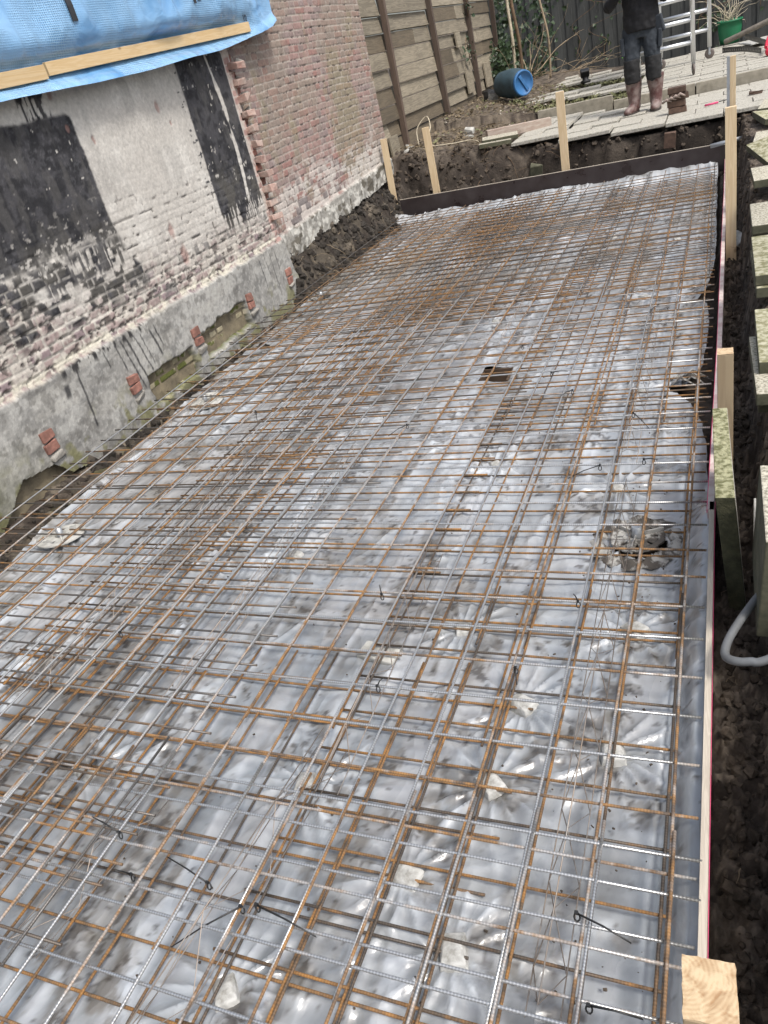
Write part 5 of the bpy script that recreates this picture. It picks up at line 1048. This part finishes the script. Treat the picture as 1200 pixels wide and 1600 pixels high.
# aluminium scaffold base: two ladder frames on castors, joined above
Sc = empty('scaffold_tower', (-.65, 14.6, .5)); tag(Sc, 'aluminium rolling scaffold tower on castors behind the worker', 'scaffold')
def frame(xa, xb, y, zg):
    for x_ in (xa, xb):
        MB().tube([(x_, y, zg+.17), (x_, y, zg+2.35)], .034, 14).build('upright', M['alu'], Sc)
        MB().tube([(x_, y, zg+.13), (x_, y, zg+.22)], .020, 10).build('castor_stem', M['zinc'], Sc)
        mb = MB(); yaw = .15 if x_ == xa else (1.5 if y > 14 else .1)
        qq = Euler((R(90), 0, yaw)).to_matrix() @ Euler((0, 0, 0)).to_matrix(); 
        ca = Vector((x_, y+.0, zg+.075)); axw = Vector((math.cos(yaw+1.57*(y < 14)*1.0), math.sin(yaw+1.57*(y < 14)*1.0), 0)) if False else Vector((0, 0, 0))
        wax = Vector((0.0, 1, 0)) if y > 14 else Vector((1, 0.15, 0)); wq = wax.to_track_quat('Z', 'Y').to_matrix()
        wh = MB().lathe([(0, -.018), (.05, -.018), (.072, -.012), (.075, 0), (.072, .012), (.05, .018), (0, .018)], ca, wq, 22).build('castor_wheel', M['rubber'], Sc)
        MB().lathe([(0, -.022), (.022, -.022), (.022, .022), (0, .022)], ca, wq, 12).build('hub', M['zinc'], wh)
        for s in (-1, 1): mb = MB(); mb.box(ca+wax*.024*s+Vector((0, 0, .04)), (.03 if y > 14 else .004, .004 if y > 14 else .03, .10)); mb.build('castor_fork', M['zinc'], Sc)
    for k in range(8): MB().tube([(xa, y, zg+.42+.28*k), (xb, y, zg+.42+.28*k)], .029, 12).build('rung', M['alu'], Sc)
frame(-1.15, -.40, 13.5, .492); frame(-.96, -.21, 15.5, .515)
for xa, xb in ((-1.15, -.96), (-.40, -.21)): MB().tube([(xa, 13.5, 2.75), (xb, 15.5, 2.78)], .02, 10).build('brace', M['alu'], Sc)
mb = MB(); mb.box((-.68, 14.5, 2.88), (.62, 2.1, .03), (0, 0, -.095)); mb.build('platform', M['wplankd'], Sc)
# green pot with dry plant
e = empty('plant_pot', (.1, 17.55, .55)); tag(e, 'green plastic pot with a dry leafless plant, in front of the back fence', 'pot')
MB().lathe([(0, 0), (.16, 0), (.18, .10), (.20, .24), (.205, .34), (.215, .34), (.215, .37), (.195, .37), (.185, .32), (.0, .31)], (.10, 17.55, .55), (0.03, .02, 0), 28).build('pot', M['greenp'], e)
mb = MB(); rnd = random.Random(19)
for i in range(34):
    d = Vector((rnd.gauss(0, .6), rnd.gauss(0, .4), 1)).normalized(); p = Vector((.1+rnd.gauss(0, .06), 17.55+rnd.gauss(0, .05), .84)); pts = [p.copy()]; L_ = rnd.uniform(.25, .9)
    for k in range(5): d = (d+Vector((rnd.gauss(0, .25), rnd.gauss(0, .25), rnd.gauss(-.12, .2)))).normalized(); p = p+d*L_/5; pts.append(p.copy())
    mb.tube(pts, [.006, .0055, .005, .004, .003, .002], 4)
mb.build('dry_stems', M['stem'], e)
MB().tube(smooth([(.02, 17.2, .60), (.25, 17.1, .66), (.55, 17.0, .74), (1.0, 16.9, .84), (1.6, 16.8, .80)]), .045, 12).build('duct', M['pipeg']); tag(bpy.data.objects['duct'], 'thick grey brown duct snaking in from the right in front of the green pot', 'duct')
def strap(label, pts, w_=.075):
    pts = smooth(pts, 6); e = empty('perforated_strap', pts[0]); tag(e, label, 'strap', 'black perforated straps'); mb = MB(); vs = []
    for p in pts: vs += [p+Vector((0, 0, 0)), p+Vector((0, 0, w_)), p+Vector((.0, .006, w_)), p+Vector((.0, .006, 0))]
    n = len(pts); mb.add(vs, [(4*i+j, 4*i+4+j, 4*i+4+(j+1) % 4, 4*i+(j+1) % 4) for i in range(n-1) for j in range(4)]+[(0, 1, 2, 3), (4*n-1, 4*n-2, 4*n-3, 4*n-4)]); mb.build('band', M['black'], e)
    mb = MB()
    for i in range(1, n-1): p = (pts[i]+pts[i-1])*.5; mb.box((p.x, p.y-.003, p.z+w_*.5), (.010, .004, w_*.4), (0, .3, 0))
    mb.build('slots', M['concs'], e)
strap('black perforated strap curving over the rear paving in front of the duct', [(-.02, 15.4, .56), (.12, 15.1, .56), (.28, 14.7, .56), (.40, 14.3, .55), (.50, 13.9, .54)])
strap('second black perforated strap crossing at the right edge, grey with dust', [(.33, 16.2, .64), (.42, 15.6, .62), (.52, 15.0, .60), (.62, 14.4, .58), (.75, 14.1, .56)])
e = empty('red_cutter', (.58, 14.2, .53)); tag(e, 'red plastic machine part at the right edge of the rear paving', 'machine'); MB().lathe([(0, 0), (.05, 0), (.065, .03), (.065, .06), (.045, .09), (0, .09)], (.60, 13.85, .51), (.3, .2, 0), 18).build('housing', M['redp'], e)
MB().tube(smooth([(.56, 14.0, .60), (.62, 14.5, .70), (.75, 14.9, .72), (.95, 15.2, .70)]), .022, 8).build('handle', M['redp'], e)
mb = MB(); mb.box((.85, 16.1, .575), (1.1, .9, .02), (0, 0, .2)); tag(mb.build('white_panel', M['white'], bevel=.003), 'white panel lying flat on the rear paving at the right edge', 'panel')
# scraps on the soil
for i, (x_, y_, s_, lab) in enumerate(((-3.30, 11.6, .11, 'larger white stone lying on the garden soil by the timber wall'), (-3.18, 11.15, .09, 'smaller white stone lying on the garden soil, nearer the pit'), (-3.93, 10.75, .12, 'pale stone at the foot of the first timber post'), (-3.80, 10.25, .08, 'broken whitish lump at the corner of brick wall and timber wall'), (-1.85, 10.85, .05, 'tiny white scrap on the front paving behind the middle stake'))):
    mb = MB(); zb_ = max(float(ground_z(np.array([x_]), np.array([y_]))[0]), .40 if i == 4 else -9); mb.box((x_, y_, zb_+s_*.2), (s_*1.3, s_*.8, s_*.6), (.2, .3, i*1.1), jit=s_*.16); tag(mb.build('stone', M['fibre'], bevel=.01), lab, 'stone')
MB().tube(smooth([(-3.72, 10.6, .62), (-3.74, 10.7, .80), (-3.60, 10.75, .92), (-3.52, 10.6, .80), (-3.50, 10.35, .62), (-3.2, 10.3, .58), (-2.95, 10.35, .57), (-2.8, 10.2, .55)]), .007, 6).build('cable', M['stem']); tag(bpy.data.objects['cable'], 'loop of pale cable sticking up from the soil between the two left stakes', 'cable')
mb = MB(); mb.box((-2.05, 9.78, .15), (.16, .10, .16), (.3, .2, .4), jit=.02); tag(mb.build('buried_block', M['slabside'], bevel=.01), 'grey stone block stuck in the dug bank behind the black board', 'stone')
mb = MB(); mb.box((-.55, 9.86, .20), (.12, .05, .16), (.1, .1, .1), jit=.006); tag(mb.build('buried_brick', M['clinker'], bevel=.004), 'dark reddish brick stuck in the dug bank below the brick stack', 'brick')
# ================================================================== WORKER
Pn = empty('person', (-.92, 11.42, .37)); tag(Pn, 'standing worker in black jacket, dark grey work trousers and muddy pink brown rubber boots', 'person')
G0 = .372; px_, py_ = -.92, 11.42
def remesh(o, vs_, sm=6, disp=None):
    r_ = o.modifiers.new('remesh', 'REMESH'); r_.mode = 'VOXEL'; r_.voxel_size = vs_; r_.use_smooth_shade = True
    s_ = o.modifiers.new('smooth', 'SMOOTH'); s_.factor = .6; s_.iterations = sm
    if disp:
        tx = bpy.data.textures.new('folds', 'CLOUDS'); tx.noise_scale = disp[1]; tx.noise_depth = 2
        d_ = o.modifiers.new('folds', 'DISPLACE'); d_.texture = tx; d_.strength = disp[0]; d_.mid_level = .5; d_.texture_coords = 'LOCAL'
    return o
def lim(mb, pts, rads, n=14):
    mb.tube(smooth(pts, 4), list(np.interp(np.linspace(0, 1, 4*(len(pts)-1)+1), np.linspace(0, 1, len(rads)), rads)), n)
    for p, r_ in ((pts[0], rads[0]), (pts[-1], rads[-1])): mb.lathe([(0.001, -r_), (r_*.7, -r_*.7), (r_, 0), (r_*.7, r_*.7), (.001, r_)], p, None, 12)
def V(x_, y_, z_): return Vector((px_+x_, py_+y_, G0+z_))
# joints: person faces the camera, toes turned to picture left / camera
hipL, hipR = V(-.115, .02, .92), V(.115, .02, .92)
kneL, kneR = V(-.130, -.03, .52), V(.125, -.02, .52)
ankL, ankR = V(-.125, .02, .10), V(.135, .03, .10)
mb = MB()
mb.loft([(V(0, .02, .86), .15, .10, 0), (V(0, .02, .95), .165, .11, 0), (V(0, .02, 1.08), .145, .10, 0), (V(0, .01, 1.25), .165, .115, 0), (V(0, .01, 1.40), .175, .11, 0), (V(0, .02, 1.49), .11, .08, 0), (V(0, .02, 1.53), .06, .06, 0), (V(0, .01, 1.62), .055, .055, 0)])
lim(mb, [hipL, kneL, ankL], [.085, .055, .042]); lim(mb, [hipR, kneR, ankR], [.085, .055, .042])
for a_ in (ankL, ankR): lim(mb, [a_+Vector((0, .02, -.04)), a_+Vector((-.03, -.13, -.065))], [.04, .03])
shL, shR = V(-.19, .02, 1.44), V(.19, .02, 1.44); elL, elR = V(-.36, -.06, 1.22), V(.27, -.06, 1.20); wrL, wrR = V(-.14, -.25, 1.43), V(.10, -.25, 1.44)
lim(mb, [shL, elL, wrL], [.050, .042, .028]); lim(mb, [shR, elR, wrR], [.050, .042, .028])
for wr, s in ((wrL, 1), (wrR, -1)):
    pm = wr+Vector((s*.045, -.045, .012)); mb.box((wr+pm)/2+Vector((s*.012, -.012, 0)), (.085, .030, .075), (0, 0, -s*.75))
    for fi, (ln_, zo) in enumerate(((.070, .030), (.078, .011), (.073, -.009), (.058, -.028))):
        p = pm+Vector((s*.022, -.020, zo)); mb.tube([p-Vector((s*.02, -.02, 0)), p+Vector((s*ln_*.35, -ln_*.35, 0)), p+Vector((s*ln_*.7, -ln_*.25, -.004)), p+Vector((s*ln_*.9, ln_*.05, -.008))], [.010, .009, .0085, .0075], 8)
    mb.tube([wr+Vector((s*.02, -.01, .03)), wr+Vector((s*.045, -.03, .060)), wr+Vector((s*.075, -.055, .068))], [.012, .0105, .009], 8)
# head
hc_ = V(0, 0, 1.735)
mb.lathe([(.001, -.125), (.045, -.115), (.062, -.08), (.072, -.03), (.078, .02), (.076, .06), (.055, .10), (.001, .118)], hc_, None, 20)
mb.tube([hc_+Vector((0, -.070, .025)), hc_+Vector((0, -.092, -.01)), hc_+Vector((0, -.080, -.025))], [.010, .015, .012], 8)
for s in (-1, 1): mb.box(hc_+Vector((s*.080, .005, 0)), (.014, .035, .060), (0, 0, 0))
mb.box(hc_+Vector((0, -.070, -.055)), (.045, .02, .010)); mb.box(hc_+Vector((0, -.066, .038)), (.095, .02, .012))
remesh(mb.build('body', M['skin'], Pn), .0065, 3)
for s in (-1, 1): MB().lathe([(.001, -.010), (.008, -.006), (.010, 0), (.008, .006), (.001, .010)], hc_+Vector((s*.030, -.070, .018)), None, 10).build('eye', M['white'], Pn)
mb = MB(); mb.lathe([(.084, .02), (.088, .05), (.078, .09), (.045, .122), (.001, .13)], hc_+Vector((0, .008, 0)), None, 20); mb.lathe([(.07, -.05), (.08, 0), (.082, .04)], hc_+Vector((0, .014, 0)), None, 20); o = mb.build('hair', M['hair'], Pn)
# trousers
mb = MB()
mb.loft([(V(0, .02, .83), .17, .115, 0), (V(0, .02, .92), .195, .135, 0), (V(0, .02, 1.02), .185, .13, 0), (V(0, .02, 1.08), .17, .12, 0)])
lim(mb, [hipL+Vector((-.005, 0, 0)), V(-.118, -.0, .72), kneL, V(-.118, -.005, .36)], [.112, .105, .088, .083]); lim(mb, [hipR+Vector((.005, 0, 0)), V(.112, -.0, .72), kneR, V(.115, 0, .36)], [.112, .105, .088, .083])
remesh(mb.build('trousers', M['navy'], Pn), .011, 4, (.035, .085))
for k_, s in ((kneL, -1), (kneR, 1)):
    mb = MB(); mb.loft([(k_+Vector((0, -.012, -.17)), .092, .092, 0), (k_+Vector((0, -.014, -.08)), .097, .095, 0), (k_+Vector((0, -.014, .02)), .098, .096, 0), (k_+Vector((0, -.004, .09)), .099, .094, 0)], 18)
    remesh(mb.build('knee_pad', M['knee'], Pn), .010, 3, (.022, .06))
for x_, y_, z_ in ((-.235, .0, .76), (.225, .0, .78)):
    mb = MB(); mb.box(V(x_*.95, y_-.02, z_), (.045, .15, .20), (0, .06 if x_ > 0 else -.06, 0)); mb.build('thigh_pocket', M['navy'], Pn, bevel=.012)
mb = MB(); mb.box(V(-.232, -.085, .70), (.012, .012, .09), (0, -.1, 0)); mb.build('lime_tab', M['hiv'], Pn)
mb = MB(); mb.box(V(.215, -.06, .93), (.10, .05, .19), (.1, -.2, -.3)); mb.build('tool_pouch', M['navy'], Pn, bevel=.015)
# jacket
mb = MB()
mb.loft([(V(0, .01, .90), .205, .150, 0), (V(0, .01, .98), .215, .155, 0), (V(0, .005, 1.12), .205, .150, 0), (V(0, 0, 1.28), .215, .150, 0), (V(0, .01, 1.42), .205, .130, 0), (V(0, .02, 1.50), .13, .10, 0), (V(0, .02, 1.57), .085, .085, 0)])
lim(mb, [shL, elL, wrL+Vector((-.03, .03, -.004))], [.082, .070, .052]); lim(mb, [shR, elR, wrR+Vector((.03, .03, -.004))], [.082, .070, .052])
remesh(mb.build('jacket', M['jack'], Pn), .011, 4, (.035, .10))
# boots
for a_, yw, s in ((ankL, .38, -1), (ankR, .05, 1)):
    mb = MB(); f_ = Vector((-math.sin(yw), -math.cos(yw), 0))
    mb.loft([(a_+Vector((0, 0, .30)), .108, .110, 0), (a_+Vector((0, 0, .20)), .096, .10, 0), (a_+Vector((0, .0, .08)), .078, .086, 0), (a_+Vector((0, .0, .0)), .074, .092, 0), (a_+Vector((0, .0, -.05)), .070, .088, 0)], 18)
    b0 = a_+Vector((0, .02, -.045)); lim(mb, [b0, b0+f_*.10+Vector((0, 0, -.005)), b0+f_*.205+Vector((0, 0, -.018))], [.068, .064, .050])
    bt_ = remesh(mb.build('boot', M['boot'], Pn), .009, 4, (.010, .07))
    mb = MB(); qd_ = Euler((0, 0, -yw)).to_matrix(); vs = []
    for z_ in (-.100, -.078):
        for k in range(20):
            a2 = 2*math.pi*k/20; w_ = .062 if math.cos(a2) < 0 else .070; v = qd_ @ Vector((math.sin(a2)*w_, -math.cos(a2)*.165-.080, 0)); vs.append(a_+v+Vector((0, .01, z_)))
    mb.add(vs, [(k, (k+1) % 20, 20+(k+1) % 20, 20+k) for k in range(20)]+[tuple(range(19, -1, -1)), tuple(range(20, 40))]); mb.build('sole', M['sole'], bt_)
S.cycles.use_adaptive_sampling = True
